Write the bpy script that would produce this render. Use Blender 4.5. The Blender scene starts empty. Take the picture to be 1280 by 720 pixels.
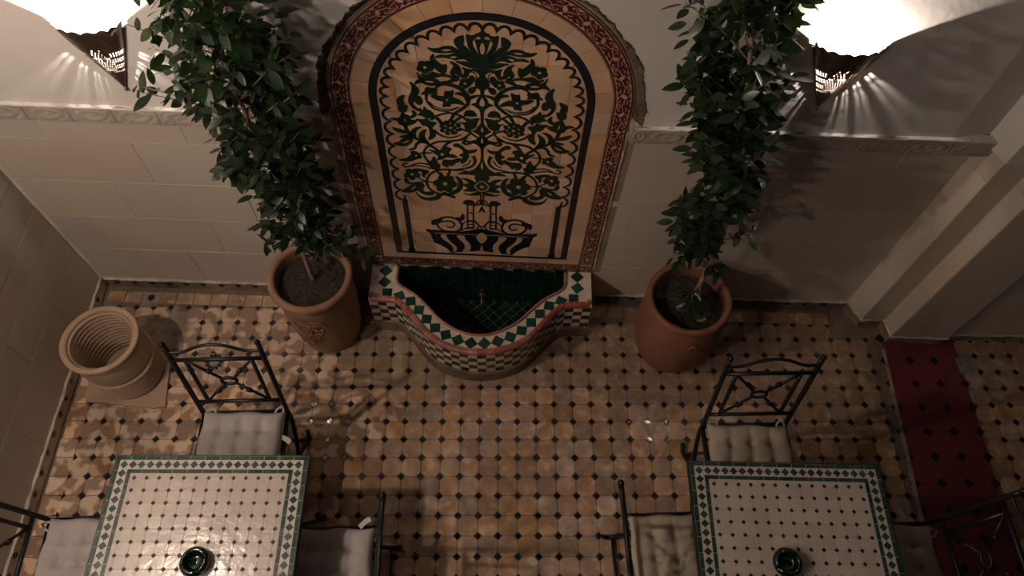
import bpy, math, random
from mathutils import Vector, Matrix
from mathutils.geometry import tessellate_polygon
random.seed(7)
S = bpy.context.scene
COL = S.collection
PI = math.pi

# ------------------------------------------------------------------ camera, world, exposure
F = 913.55                                   # focal length in pixels of the 1280 wide frame
PITCH, YAW, ROLL = math.radians(59.887), math.radians(1.5601), math.radians(1.5709)
CAM = Vector((0.0157, -1.3438, 3.7433))
_f = Vector((math.sin(YAW)*math.cos(PITCH), math.cos(YAW)*math.cos(PITCH), -math.sin(PITCH)))
_r = Vector((math.cos(YAW), -math.sin(YAW), 0)); _u = _r.cross(_f)
_c, _s = math.cos(ROLL), math.sin(ROLL)
R_, U_ = _c*_r + _s*_u, -_s*_r + _c*_u
cam_d = bpy.data.cameras.new('camera'); cam = bpy.data.objects.new('camera', cam_d); COL.objects.link(cam)
cam_d.sensor_width = 36; cam_d.lens = 36*F/1280; cam_d.clip_start = .05
cam.matrix_world = Matrix(((R_.x, U_.x, -_f.x, CAM.x), (R_.y, U_.y, -_f.y, CAM.y), (R_.z, U_.z, -_f.z, CAM.z), (0, 0, 0, 1)))
S.camera = cam
W = bpy.data.worlds.new('night'); S.world = W; W.use_nodes = True
W.node_tree.nodes['Background'].inputs[0].default_value = (.92, .86, .84, 1)
W.node_tree.nodes['Background'].inputs[1].default_value = .010
S.view_settings.view_transform = 'Standard'; S.view_settings.look = 'None'
S.view_settings.exposure = -0.15; S.view_settings.gamma = 1; S.view_settings.use_curve_mapping = False
SCONCE_STRENGTH = 42000.0
PENDANT_STRENGTH = 170.0
GLOBE_STRENGTH = 1750.0

def ray(u, v): return R_*((u-640)/F) + U_*((360-v)/F) + _f
def fl(u, v, z=0.0):
    d = ray(u, v); return CAM + d*((z-CAM.z)/d.z)
def project(P):
    q = P - CAM; zz = q.dot(_f)
    return 640+F*q.dot(R_)/zz, 360-F*q.dot(U_)/zz, zz

# wall frame: local x along the wall, local y into the wall, z up
WA = Vector((-2.2814, .8278, 0)); WROT = math.atan2(-.0329, .9995)
WT = Vector((math.cos(WROT), math.sin(WROT), 0)); WN = Vector((-WT.y, WT.x, 0))
def wp(s, d, z): return WA + WT*s - WN*d + Vector((0, 0, z))
def wall_sz(u, v):
    d = ray(u, v); X = CAM + d*((WA-CAM).dot(WN)/d.dot(WN)); return (X-WA).dot(WT), X.z
def zs(s): return .02 - .0095*s             # the courses on this wall drop a little to one side

# ------------------------------------------------------------------ helpers
def mk(name, verts, faces, smooth=False):
    m = bpy.data.meshes.new(name); m.from_pydata([tuple(v) for v in verts], [], faces); m.update()
    if smooth: m.polygons.foreach_set('use_smooth', [True]*len(m.polygons))
    return m
def obj(name, mesh, mat, parent=None, loc=(0, 0, 0), rot=(0, 0, 0), scale=None):
    if mat is not None and not mesh.materials: mesh.materials.append(mat)
    o = bpy.data.objects.new(name, mesh); COL.objects.link(o)
    o.location = loc; o.rotation_euler = rot
    if scale: o.scale = scale
    if parent: o.parent = parent
    return o
def thing(name, label, cat, loc=(0, 0, 0), rot=(0, 0, 0), group=None):
    o = bpy.data.objects.new(name, None); COL.objects.link(o); o.empty_display_size = .1
    o.location = loc; o.rotation_euler = rot
    return tag(o, label, cat, group)
def tag(o, label, cat=None, group=None, kind=None):
    if label: o['label'] = label
    if cat: o['category'] = cat
    if group: o['group'] = group
    if kind: o['kind'] = kind
    return o

class MB:
    def __init__(s): s.v, s.f = [], []
    def add(s, verts, faces):
        n = len(s.v); s.v += [Vector(v) for v in verts]; s.f += [[i+n for i in f] for f in faces]
    def box(s, x0, x1, y0, y1, z0, z1):
        s.add([(x0,y0,z0),(x1,y0,z0),(x1,y1,z0),(x0,y1,z0),(x0,y0,z1),(x1,y0,z1),(x1,y1,z1),(x0,y1,z1)],
              [(3,2,1,0),(4,5,6,7),(0,1,5,4),(1,2,6,5),(2,3,7,6),(3,0,4,7)])
    def prism(s, poly, z0, z1, bev=0.0):                       # convex or nearly convex polygon, bevelled top
        n = len(poly); c = sum((Vector(p) for p in poly), Vector((0, 0)))/n
        v = [(p[0], p[1], z0) for p in poly]; f = []
        if bev:
            v += [(p[0], p[1], z1-bev) for p in poly]
            for p in poly:
                q = Vector(p)-c; L = q.length; q = c + q*(max(L-bev*1.3, L*.6)/L); v.append((q.x, q.y, z1))
            k = 2
        else:
            v += [(p[0], p[1], z1) for p in poly]; k = 1
        for r in range(k):
            for i in range(n): j = (i+1) % n; f.append((r*n+i, r*n+j, (r+1)*n+j, (r+1)*n+i))
        f.append(tuple(range(k*n, k*n+n))); s.add(v, f)
    def fill(s, poly, z0, z1):                                 # any simple polygon
        if sum(poly[i][0]*poly[(i+1) % len(poly)][1]-poly[(i+1) % len(poly)][0]*poly[i][1] for i in range(len(poly))) < 0: poly = poly[::-1]
        n = len(poly); tris = tessellate_polygon([[Vector((p[0], p[1], 0)) for p in poly]])
        v = [(p[0], p[1], z0) for p in poly] + [(p[0], p[1], z1) for p in poly]
        f = []
        for t in tris:
            a, b, c = (Vector(poly[i]) for i in t)
            t = t if (b-a).cross(c-a) > 0 else t[::-1]
            f.append(tuple(i+n for i in t))
        f += [(i, (i+1) % n, n+(i+1) % n, n+i) for i in range(n)]
        s.add(v, f)
    def ribbon(s, pts, w, z0, z1):
        L, Rr = edges(pts, w); n = len(pts)
        v = [(p.x, p.y, z1) for p in L]+[(p.x, p.y, z1) for p in Rr]+[(p.x, p.y, z0) for p in L]+[(p.x, p.y, z0) for p in Rr]
        f = []
        for i in range(n-1):
            f += [(i, n+i, n+i+1, i+1), (i, i+1, 2*n+i+1, 2*n+i), (n+i+1, n+i, 3*n+i, 3*n+i+1)]
        s.add(v, f)
    def tube(s, pts, r, n=8, caps=True):
        pts = [Vector(p) for p in pts]; m = len(pts)
        rs = r if isinstance(r, (list, tuple)) else [r]*m
        t0 = (pts[1]-pts[0]).normalized(); a = t0.orthogonal().normalized(); v = []; f = []
        for i, p in enumerate(pts):
            t = (pts[min(i+1, m-1)]-pts[max(i-1, 0)]).normalized(); a = (a - t*a.dot(t)).normalized(); b = t.cross(a)
            for k in range(n):
                g = 2*PI*k/n; v.append(p + (a*math.cos(g)+b*math.sin(g))*rs[i])
        for i in range(m-1):
            for k in range(n): j = (k+1) % n; f.append((i*n+k, i*n+j, (i+1)*n+j, (i+1)*n+k))
        if caps: f += [tuple(range(n))[::-1], tuple(range((m-1)*n, m*n))]
        s.add(v, f)
    def lathe(s, prof, n=40, cx=0, cy=0, jit=None):
        v = []; f = []
        for r, z in prof:
            for k in range(n):
                g = 2*PI*k/n; rr = r*(1+(jit(g, z) if jit else 0)); v.append((cx+rr*math.cos(g), cy+rr*math.sin(g), z))
        for i in range(len(prof)-1):
            for k in range(n): j = (k+1) % n; f.append((i*n+k, i*n+j, (i+1)*n+j, (i+1)*n+k))
        s.add(v, f)
    def lathe_hard(s, prof, n=60):
        for p, q in zip(prof, prof[1:]): s.lathe([p, q], n)
    def mesh(s, name, smooth=False): return mk(name, s.v, s.f, smooth)
    def xz(s):                                                 # turn a plan drawn in x,y (height z) up against a wall: x,z with height along -y
        s.v = [Vector((v.x, -v.z, v.y)) for v in s.v]; return s

def edges(pts, w):
    n = len(pts); pts = [Vector((p[0], p[1])) for p in pts]; L = []; Rr = []
    ws = w if isinstance(w, (list, tuple)) else [w]*n
    for i, p in enumerate(pts):
        t = (pts[min(i+1, n-1)]-pts[max(i-1, 0)]); t = t.normalized() if t.length > 1e-9 else Vector((1, 0))
        q = Vector((-t.y, t.x))*ws[i]*.5; L.append(p-q); Rr.append(p+q)
    return L, Rr
def cr(pts, k=5, closed=False):                                # Catmull-Rom
    P = [Vector(p) for p in pts]; n = len(P); out = []
    for i in range(n if closed else n-1):
        a, b, c, d = (P[(i-1) % n], P[i], P[(i+1) % n], P[(i+2) % n]) if closed else (P[max(i-1, 0)], P[i], P[i+1], P[min(i+2, n-1)])
        for j in range(k):
            t = j/k; out.append(.5*((2*b)+(c-a)*t+(2*a-5*b+4*c-d)*t*t+(3*b-a-3*c+d)*t**3))
    if not closed: out.append(P[-1])
    return out
def resample(pts, step):
    out = [pts[0].copy()]; acc = 0; L = sum((pts[i+1]-pts[i]).length for i in range(len(pts)-1)); n = max(1, round(L/step)); st = L/n; need = st
    for i in range(len(pts)-1):
        a, b = pts[i], pts[i+1]; l = (b-a).length
        while acc+l >= need-1e-7 and len(out) <= n:
            out.append(a+(b-a)*((need-acc)/l)); need += st
        acc += l
    return out
def clip(poly, region):                                        # Sutherland-Hodgman against a convex CCW polygon
    out = [Vector(p) for p in poly]
    for i in range(len(region)):
        a, b = Vector(region[i]), Vector(region[(i+1) % len(region)]); e = b-a; inp = out; out = []
        for j in range(len(inp)):
            p, q = inp[j-1], inp[j]; dp = e.cross(p-a); dq = e.cross(q-a)
            if dq >= 0:
                if dp < 0: out.append(p+(q-p)*(dp/(dp-dq)))
                out.append(q)
            elif dp >= 0: out.append(p+(q-p)*(dp/(dp-dq)))
        if not out: return []
    res = []
    for p in out:
        if not res or (p-res[-1]).length > 1e-4: res.append(p)
    return res
def parea(p): return abs(sum(p[i-1][0]*p[i][1]-p[i][0]*p[i-1][1] for i in range(len(p))))/2

# ------------------------------------------------------------------ materials
def mat(name, col, col2=None, rough=.6, scale=9, bump=.15, bscale=60, metal=0, objvar=0, spec=.5, stain_or_light=None, sscale=14, samt=.45, coat=0, rvar=.1, transl=0):
    m = bpy.data.materials.new(name); m.use_nodes = True; nt = m.node_tree; N = nt.nodes; Lk = nt.links.new
    b = N['Principled BSDF']; b.inputs['Roughness'].default_value = rough; b.inputs['Metallic'].default_value = metal
    b.inputs['Specular IOR Level'].default_value = spec; b.inputs['Coat Weight'].default_value = coat; b.inputs['Coat Roughness'].default_value = .08
    geo = N.new('ShaderNodeNewGeometry')
    def noise(sc, det=4):
        n = N.new('ShaderNodeTexNoise'); n.inputs['Scale'].default_value = sc; n.inputs['Detail'].default_value = det
        Lk(geo.outputs['Position'], n.inputs['Vector']); return n
    def mix(fac, a, bb, mode='MIX'):
        x = N.new('ShaderNodeMix'); x.data_type = 'RGBA'; x.blend_type = mode
        for sock, val in ((x.inputs[0], fac), (x.inputs[6], a), (x.inputs[7], bb)):
            if hasattr(val, 'links'): Lk(val, sock)
            elif isinstance(val, (int, float)): sock.default_value = val
            else: sock.default_value = (*val, 1)
        return x.outputs[2]
    def ramp(src, lo, hi):
        r = N.new('ShaderNodeMapRange'); r.inputs[1].default_value = lo; r.inputs[2].default_value = hi; Lk(src, r.inputs[0]); return r.outputs[0]
    n1 = noise(scale); c2 = col2 or tuple(c*.72 for c in col)
    c = mix(ramp(n1.outputs[0], .35, .68), col, c2)
    if stain_or_light: c = mix(ramp(noise(sscale, 1.5).outputs[0], .46, .56), c, stain_or_light) if samt >= 1 else mix(mulv(nt, ramp(noise(sscale, 5).outputs[0], .52, .7), samt), c, stain_or_light)
    if objvar:
        oi = N.new('ShaderNodeObjectInfo'); hsv = N.new('ShaderNodeHueSaturation')
        mr = N.new('ShaderNodeMapRange'); mr.inputs[3].default_value = 1-objvar; mr.inputs[4].default_value = 1+objvar
        Lk(oi.outputs['Random'], mr.inputs[0]); Lk(mr.outputs[0], hsv.inputs['Value']); Lk(c, hsv.inputs['Color'])
        ms = N.new('ShaderNodeMath'); ms.operation = 'MULTIPLY'; ms.inputs[1].default_value = 7.31; Lk(oi.outputs['Random'], ms.inputs[0])
        fr = N.new('ShaderNodeMath'); fr.operation = 'FRACT'; Lk(ms.outputs[0], fr.inputs[0])
        m2 = N.new('ShaderNodeMapRange'); m2.inputs[3].default_value = .78; m2.inputs[4].default_value = 1.12; Lk(fr.outputs[0], m2.inputs[0]); Lk(m2.outputs[0], hsv.inputs['Saturation'])
        c = hsv.outputs[0]
    Lk(c, b.inputs['Base Color'])
    if rvar:
        r = N.new('ShaderNodeMapRange'); r.inputs[3].default_value = max(.02, rough-rvar); r.inputs[4].default_value = min(1, rough+rvar); Lk(n1.outputs[0], r.inputs[0]); Lk(r.outputs[0], b.inputs['Roughness'])
    if bump:
        bp = N.new('ShaderNodeBump'); bp.inputs['Strength'].default_value = bump; bp.inputs['Distance'].default_value = .004
        Lk(noise(bscale, 4).outputs[0], bp.inputs['Height']); Lk(bp.outputs[0], b.inputs['Normal'])
    if transl:
        out = N['Material Output']; t = N.new('ShaderNodeBsdfTranslucent'); t.inputs[0].default_value = (.055, .13, .02, 1)
        ms = N.new('ShaderNodeMixShader'); ms.inputs[0].default_value = transl
        Lk(b.outputs[0], ms.inputs[1]); Lk(t.outputs[0], ms.inputs[2]); Lk(ms.outputs[0], out.inputs[0])
    return m
def mulv(nt, s, k):
    x = nt.nodes.new('ShaderNodeMath'); x.operation = 'MULTIPLY'; x.inputs[1].default_value = k; nt.links.new(s, x.inputs[0]); return x.outputs[0]
def emis(name, col, st):
    m = bpy.data.materials.new(name); m.use_nodes = True; b = m.node_tree.nodes['Principled BSDF']
    b.inputs['Base Color'].default_value = (.9, .9, .9, 1); b.inputs['Emission Color'].default_value = (*col, 1); b.inputs['Emission Strength'].default_value = st
    return m

M = dict(
 clay=mat('terracotta floor tile', (.44, .275, .175), (.27, .162, .10), rough=.72, spec=.3, scale=13, objvar=.26, stain_or_light=(.60, .46, .33), sscale=15, samt=.75, bump=.3, bscale=45),
 worn=mat('worn terracotta tile with painted light patches', (.32, .19, .12), (.23, .133, .082), rough=.8, spec=.25, scale=13, objvar=.2, stain_or_light=(.60, .415, .285), sscale=13, samt=1, bump=.5, bscale=30),  # unevenly worn tiles; the pale patches are lamplight painted into the colour
 grout=mat('dark floor grout', (.20, .145, .105), rough=.9, scale=20),
 black=mat('black glazed tile', (.012, .013, .018), (.02, .022, .03), rough=.11, scale=30, bump=.2, bscale=25, objvar=.4, rvar=.08, spec=.6),
 blackmatt=mat('black glaze inlay', (.008, .009, .014), (.014, .014, .02), rough=.35, scale=30),
 red=mat('dark red mat tile', (.16, .026, .026), (.125, .022, .022), rough=.55, scale=5, bump=.1),
 redblack=mat('black lozenge in red floor', (.010, .009, .009), rough=.5),
 cement=mat('grey cement', (.36, .30, .25), (.22, .18, .15), rough=.9, scale=7, stain_or_light=(.14, .10, .075), sscale=11, samt=.8, bump=.6, bscale=35),
 slab=mat('pinkish stone slab', (.42, .29, .21), (.33, .22, .155), rough=.85, scale=6, bump=.4, bscale=40, stain_or_light=(.2, .12, .08), sscale=9, samt=.5),
 wtile=mat('beige wall tile', (.50, .425, .355), (.45, .375, .31), rough=.38, scale=2.2, bump=.05, bscale=8, objvar=.05),
 wgrout=mat('wall joint', (.66, .59, .51), (.50, .43, .37), rough=.9, scale=5),
 plaster=mat('white wall plaster', (.62, .575, .545), (.57, .525, .495), rough=.75, scale=1.6, bump=.35, bscale=22),
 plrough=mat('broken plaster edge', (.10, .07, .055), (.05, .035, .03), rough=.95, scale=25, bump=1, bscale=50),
 band=mat('carved stucco band', (.40, .34, .29), (.31, .26, .215), rough=.7, scale=8, bump=.3, bscale=60),
 skirt=mat('worn skirting tile', (.24, .175, .13), (.12, .085, .065), rough=.7, scale=9, stain_or_light=(.34, .28, .23), sscale=12, samt=.7),
 mortar=mat('pale mortar bead', (.62, .55, .47), (.36, .30, .25), rough=.95, scale=14, bump=.7, bscale=70),
 tan=mat('unglazed tan tile', (.62, .375, .225), (.52, .30, .18), rough=.55, scale=6, objvar=.12, bump=.2, bscale=40, stain_or_light=(.62, .46, .33), sscale=8, samt=.35),
 tangap=mat('tan tile joint', (.30, .20, .14), rough=.9),
 tancut=mat('tan tile showing through glaze', (.52, .335, .215), (.44, .28, .18), rough=.55, scale=9),
 ink=mat('deep green glaze', (.004, .015, .009), (.007, .021, .013), rough=.3, scale=30, bump=.1),
 ruby=mat('dark red glaze', (.085, .009, .015), (.055, .008, .013), rough=.35, scale=20),
 green=mat('dark green glazed tile', (.006, .036, .027), (.010, .055, .040), rough=.2, scale=20, objvar=.35, bump=.15, bscale=30),
 greent=mat('table green strip tile', (.018, .048, .037), (.032, .072, .056), rough=.25, scale=20, objvar=.3, bump=.12, bscale=40),
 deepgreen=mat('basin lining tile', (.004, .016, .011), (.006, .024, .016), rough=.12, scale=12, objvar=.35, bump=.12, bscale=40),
 linegrout=mat('basin lining joint', (.20, .22, .19), rough=.8),
 cream=mat('cream glazed tile', (.60, .47, .36), (.50, .38, .28), rough=.35, scale=14, objvar=.12),
 brick=mat('red brown edging tile', (.36, .115, .085), (.26, .08, .06), rough=.4, scale=16, objvar=.18),
 plinth=mat('muddy plinth', (.20, .135, .095), (.09, .062, .045), rough=.85, scale=10, bump=.5),
 white=mat('off white table tile', (.53, .45, .40), (.47, .39, .345), rough=.22, scale=7, objvar=.07, bump=.45, bscale=28, spec=.55),
 tgrout=mat('table joint', (.56, .47, .41), rough=.8),
 tdark=mat('small dark table lozenge', (.016, .012, .011), (.035, .027, .024), rough=.5, spec=.3, scale=40),
 iron=mat('black wrought iron', (.007, .007, .008), (.011, .011, .012), rough=.42, spec=.35, metal=0, scale=30, bump=.1),
 pot=mat('terracotta pot', (.30, .165, .098), (.23, .12, .07), rough=.75, scale=6, bump=.25, bscale=50),
 potr=mat('reddish terracotta jar', (.22, .085, .048), (.16, .062, .036), rough=.7, scale=5, bump=.2, bscale=50),
 potp=mat('pale terracotta', (.42, .285, .19), (.36, .235, .155), rough=.75, scale=7, bump=.2, bscale=60),
 soil=mat('potting soil', (.040, .024, .016), (.015, .009, .006), rough=1, scale=60, bump=1, bscale=120),
 bark=mat('pale bark', (.26, .19, .14), (.17, .12, .09), rough=.8, scale=25),
 leaf=mat('ficus leaf', (.020, .045, .016), (.014, .032, .012), rough=.3, scale=10, objvar=.35, bump=.05, transl=.22),
 leafdry=mat('fallen yellow leaf', (.45, .38, .16), rough=.7),
 shell=mat('dark hammered metal', (.30, .24, .21), (.20, .155, .135), rough=.32, metal=1, scale=30, bump=.4, bscale=90),
 cushg=mat('grey cotton cushion', (.40, .355, .345), (.35, .31, .30), rough=.95, scale=8, bump=.25, bscale=260, spec=.2),
 cushb=mat('beige cotton cushion', (.42, .36, .29), (.36, .305, .245), rough=.95, scale=8, bump=.25, bscale=260, spec=.2),
 tagw=mat('white fabric tag', (.62, .58, .54), rough=.9),
 ash=mat('bottle green glaze', (.002, .010, .007), (.004, .018, .012), rough=.08, scale=12, bump=.05, coat=.5),
 brass=mat('aged brass', (.34, .24, .13), (.2, .14, .08), rough=.35, metal=.9, scale=20),
 metal=mat('dull grey metal', (.34, .30, .27), (.2, .17, .15), rough=.5, metal=.5, scale=30),
 hole=mat('dark drain opening', (.01, .009, .008), rough=.9),
)
M['bulb'] = emis('glowing bulb', (1, .88, .76), SCONCE_STRENGTH)
M['pendant'] = emis('glowing pendant globe', (1, .86, .72), PENDANT_STRENGTH)
M['globe'] = emis('glowing glass globe', (1, .82, .66), GLOBE_STRENGTH)

# ------------------------------------------------------------------ floor
PX, PY = .10, .0985
floor_ = obj('floor', (lambda b: (b.box(-2.6, 3.6, -2.6, .95, -.12, -.004), b)[1])(MB()).mesh('floor'), M['grout']); tag(floor_, None, None, None, 'structure')
floor_['label'] = 'worn terracotta floor of octagons with small black lozenges'
def wallY(x): return WA.y - .0329*(x-WA.x)
PATCH = [fl(*q) for q in ((178, 418), (186, 398), (204, 404), (222, 378), (237, 398), (240, 416), (228, 432), (206, 440), (186, 445))]
PATCH = [(p.x, p.y) for p in PATCH]
SLAB = [fl(*q) for q in ((108, 503), (112, 476), (128, 452), (205, 440), (214, 452), (207, 510), (178, 511), (150, 506))]
SLAB = [(p.x, p.y) for p in SLAB]
def inside(x, y, P):
    r = False
    for i in range(len(P)):
        (x1, y1), (x2, y2) = P[i-1], P[i]
        if (y1 > y) != (y2 > y) and x < (x2-x1)*(y-y1)/(y2-y1)+x1: r = not r
    return r
def octpoly(hx, hy, c): return [(hx-c, -hy), (hx, -hy+c), (hx, hy-c), (hx-c, hy), (-hx+c, hy), (-hx, hy-c), (-hx, -hy+c), (-hx+c, -hy)]
OCT = octpoly(.0492, .0485, .0215)
LOZ = [(0, -.0178), (.0178, 0), (0, .0178), (-.0178, 0)]
b = MB(); b.prism(OCT, -.012, 0, .0022); oct_me = b.mesh('octagon_tile')
b = MB(); b.prism(LOZ, -.012, -.0004, .0012); loz_me = b.mesh('lozenge_tile')
oct_dappled = oct_me.copy()
octs, lozs = [], []
for c in range(-23, 32):
    for r in range(-13, 8):
        x, y = (c+.5)*PX, (r+.5)*PY
        if (-2.2 < x < 2.12 or x > 2.62) and y < wallY(x)-.115 and not (x > 1.95 and y > .46):
            if not inside(x, y, PATCH) and not inside(x, y, SLAB): octs.append((x, y))
        x, y = c*PX, r*PY
        if (-2.21 < x < 2.12 or x > 2.66) and y < wallY(x)-.07 and not (x > 1.95 and y > .50):
            if not inside(x, y, PATCH) and not inside(x, y, SLAB): lozs.append((x, y))
def hidden(x, y):
    u, v, d = project(Vector((x, y, 0)))
    if not (-10 < u < 1290 and -10 < v < 735): return True
    if v > 578 and (150-(v-570)*.25 < u < 388 or 862 < u < 1100+(v-570)*.2): return True        # below a table top
    q = (x+.11, wallY(x)-y)
    return abs(q[0]) < .6 and q[1] < .2
def split(L, n=300):
    k = sorted(L, key=lambda p: (hidden(*p), project(Vector((*p, 0)))[2])); return k[:n], k[n:]
def dapple_zone(x, y): return x < -.75+.22*math.sin(y*9+1) and y > -.75  # left floor area whose tiles carry the painted light patches
def jitter(): return (random.gauss(0, .0035), random.gauss(0, .0035), random.gauss(0, .012))
for L, me, nm, mt, poly, h, bv in ((octs, oct_me, 'octagon_tile', M['clay'], OCT, 0, .0022), (lozs, loz_me, 'lozenge_tile', M['black'], LOZ, -.0004, .0012)):
    a, rest = split(L)
    for x, y in a:
        dappled = nm == 'octagon_tile' and dapple_zone(x, y)
        obj(nm, oct_dappled if dappled else me, M['worn'] if dappled else mt, floor_, (x, y, random.gauss(0, .0016 if dappled else .0005)), tuple(q*(2.5 if dappled else 1) for q in jitter()))
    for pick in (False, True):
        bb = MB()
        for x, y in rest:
            if (nm == 'octagon_tile' and dapple_zone(x, y)) == pick: bb.prism([(x+p[0], y+p[1]) for p in poly], -.012, h+random.gauss(0, .0012 if pick else .0004), bv)
        if bb.v: tag(obj(nm+'s', bb.mesh(nm+'s'), M['worn'] if pick else mt, floor_), None, kind='stuff')  # M['worn'] holds both the wear and the painted light patches
# square edging tiles along the left and the back wall
b = MB(); b.prism([(-.046, -.0475), (.046, -.0475), (.046, .0475), (-.046, .0475)], -.012, .001, .002); edge_me = b.mesh('edging_tile'); edge_me.materials.append(M['worn'])  # M['worn'] also carries the painted light patches
for r in range(-9, 7):
    y = (r+.5)*PY
    if not inside(-2.24, y, SLAB): obj('edging_tile', edge_me, M['clay'], floor_, (-2.243+random.gauss(0, .002), y, random.gauss(0, .001)), jitter())
b = MB(); b.prism([(-.048, -.036), (.048, -.036), (.048, .036), (-.048, .036)], -.012, .001, .002); edge2_me = b.mesh('edging_tile')
for i in range(43):
    x = -2.23+i*.1
    if x < 1.95: obj('edging_tile', edge2_me, M['clay'], floor_, (x, wallY(x)-.066, random.gauss(0, .0006)), (0, 0, WROT))
# red floor strip: larger octagons, black lozenges, pale edge
b = MB(); b.prism(octpoly(.0692, .0690, .029), -.012, .002, .0008); red_me = b.mesh('red_octagon')
b = MB(); b.prism([(0, -.0285), (.0285, 0), (0, .0285), (-.0285, 0)], -.012, .0012, .0008); redl_me = b.mesh('red_strip_lozenge')
for r in range(-8, 4):
    y = .294-.1385*(r*-1) if r < 0 else .294+.1385*r
    if y > .45: continue
    sx = 2.320+(y-.363)*.035
    for k in (-1, 0, 1):
        obj('red_octagon', red_me, M['red'], floor_, (sx+.0695+k*.139, y, 0), (0, 0, -.035))
    for k in (-1, 0, 1, 2): obj('red_strip_lozenge', redl_me, M['redblack'], floor_, (sx+k*.139, y+.069, 0), (0, 0, -.035))
b = MB(); P0, P1 = fl(1104, 436), fl(1163, 700); d = (P1-P0).normalized(); q = Vector((-d.y, d.x, 0))*.008
b.prism([tuple((P0+q).xy), tuple((P0-q).xy), tuple((P1-q*1.4).xy), tuple((P1+q*1.4).xy)][::-1], -.01, .004, .001)
obj('edging_strip', b.mesh('edging_strip'), M['cement'], floor_)
# cement patch, stone slab, drains
def rough_poly(P, amp, k=4):
    P = [Vector(p) for p in P]; out = []
    for i in range(len(P)):
        for j in range(k):
            t = j/k; out.append(P[i].lerp(P[(i+1) % len(P)], t)+Vector((random.uniform(-amp, amp), random.uniform(-amp, amp))))
    return [tuple(p) for p in out]
b = MB(); b.fill(rough_poly(PATCH, .008), -.02, -.001); obj('cement_patch', b.mesh('cement_patch'), M['cement'], floor_)
b = MB(); b.fill(rough_poly(SLAB, .004), -.01, .012); slab = obj('stone_slab', b.mesh('stone_slab'), M['slab'], floor_)
dr = fl(268, 453)
drain = obj('floor_drain', (lambda b: (b.prism([(-.055, -.055), (.055, -.055), (.055, .055), (-.055, .055)], -.01, .004, .002), b)[1])(MB()).mesh('floor_drain'), M['metal'], floor_, (dr.x, dr.y, 0))
for k in range(12):
    g = 2*PI*k/12; b = MB(); b.prism([(.011*math.cos(a)*1.3, .009*math.sin(a)) for a in [2*PI*i/8 for i in range(8)]], 0, .001); 
    obj('drain_slot', b.mesh('drain_slot'), M['hole'], drain, (.038*math.cos(g), .038*math.sin(g), .0042), (0, 0, g))
dr = fl(190, 371); b = MB(); b.prism([(-.05, -.05), (.05, -.045), (.05, .05), (-.04, .05)], -.01, .004, .002)
ct = obj('cement_tile', b.mesh('cement_tile'), M['cement'], floor_, (dr.x, dr.y-.02, 0))
b = MB(); b.lathe([(.018, .003), (.026, .007), (.030, .003)], 20); obj('pipe_collar', b.mesh('pipe_collar', True), M['metal'], ct, (0, .012, .001))
b = MB(); b.prism([(.019*math.cos(2*PI*i/16), .019*math.sin(2*PI*i/16)) for i in range(16)], 0, .0045); obj('pipe_opening', b.mesh('pipe_opening'), M['hole'], ct, (0, .012, 0))
dr = fl(1208, 457); b = MB(); b.prism([(-.05, -.05), (.05, -.05), (.05, .05), (-.05, .05)], -.01, .003, .002); obj('drain_plate', b.mesh('drain_plate'), M['metal'], floor_, (dr.x, dr.y, 0), (0, 0, .1))

# ------------------------------------------------------------------ back wall
b = MB(); b.box(-.25, 5.2, .003, .25, .09, 1.5)
wall_b = obj('wall_back', b.mesh('wall_back'), M['wgrout'], None, WA, (0, 0, WROT)); tag(wall_b, 'wall behind the fountain, beige tiles below white plaster', kind='structure')
PS, PZ, LEAN = 2.187, .352, .024                                # panel foot centre on the wall, and its lean
AW, AZ = .60, 1.233                                            # half width and springing height of the panel
rows = [.095, .400, .695, .985, 1.275, 1.46]
for i in range(5):
    z0, z1 = rows[i], rows[i+1]
    cuts = [.0]+[x for x in [(.27 if i % 2 else .60)+.615*k-(.07*i) for k in range(9)] if .06 < x < 4.24]+[4.30]
    segs = []
    for a, c in zip(cuts, cuts[1:]):
        lo, hi = PS-AW-.004, PS+AW+.012
        if c <= lo or a >= hi: segs.append((a, c))
        else:
            if a < lo-.03: segs.append((a, lo))
            if c > hi+.03: segs.append((hi, c))
    if i == 0:
        segs = [s for s in segs]
    for a, c in segs:
        w, h = c-a-.003, z1-z0-.003; b = MB()
        b.prism([(-w/2, -h/2), (w/2, -h/2), (w/2, h/2), (-w/2, h/2)], -.016, random.gauss(0, .0004), .0012); b.xz()
        sc = (a+c)/2; obj('wall_tile', b.mesh('wall_tile'), M['wtile'], wall_b, (sc, 0, (z0+z1)/2+zs(sc)), (random.gauss(0, .0012), .0095, random.gauss(0, .0012)))
# upper plaster with the ragged arch cut into it
def nz(i, f, seed): return math.sin(i*f+seed)*.5+math.sin(i*f*2.7+seed*3.1)*.3+math.sin(i*f*6.3+seed*1.7)*.2
def arch_pts(w, zb, n, amp, seed):
    out = []
    L = 2*(AZ-zb)+PI*w
    for i in range(n+1):
        a = L*i/n
        if a < AZ-zb: p = Vector((-w, zb+a)); nn = Vector((-1, 0))
        elif a < AZ-zb+PI*w: g = PI-(a-(AZ-zb))/w; p = Vector((w*math.cos(g), AZ+w*math.sin(g))); nn = Vector((math.cos(g), math.sin(g)))
        else: p = Vector((w, AZ-(a-(AZ-zb)-PI*w))); nn = Vector((1, 0))
        out.append(p+nn*amp*(nz(i, .21, seed)*1.3+random.uniform(-.3, .3)))
    return out
def lean(p): return Vector((PS+p[0]*math.cos(LEAN)+p[1]*math.sin(LEAN), PZ-p[0]*math.sin(LEAN)+p[1]*math.cos(LEAN)))
front = [lean(p) for p in arch_pts(.640, 1.16, 220, .007, 1.3)]
back = [lean(p) for p in arch_pts(.606, 1.16, 220, .003, 4.1)]
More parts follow.
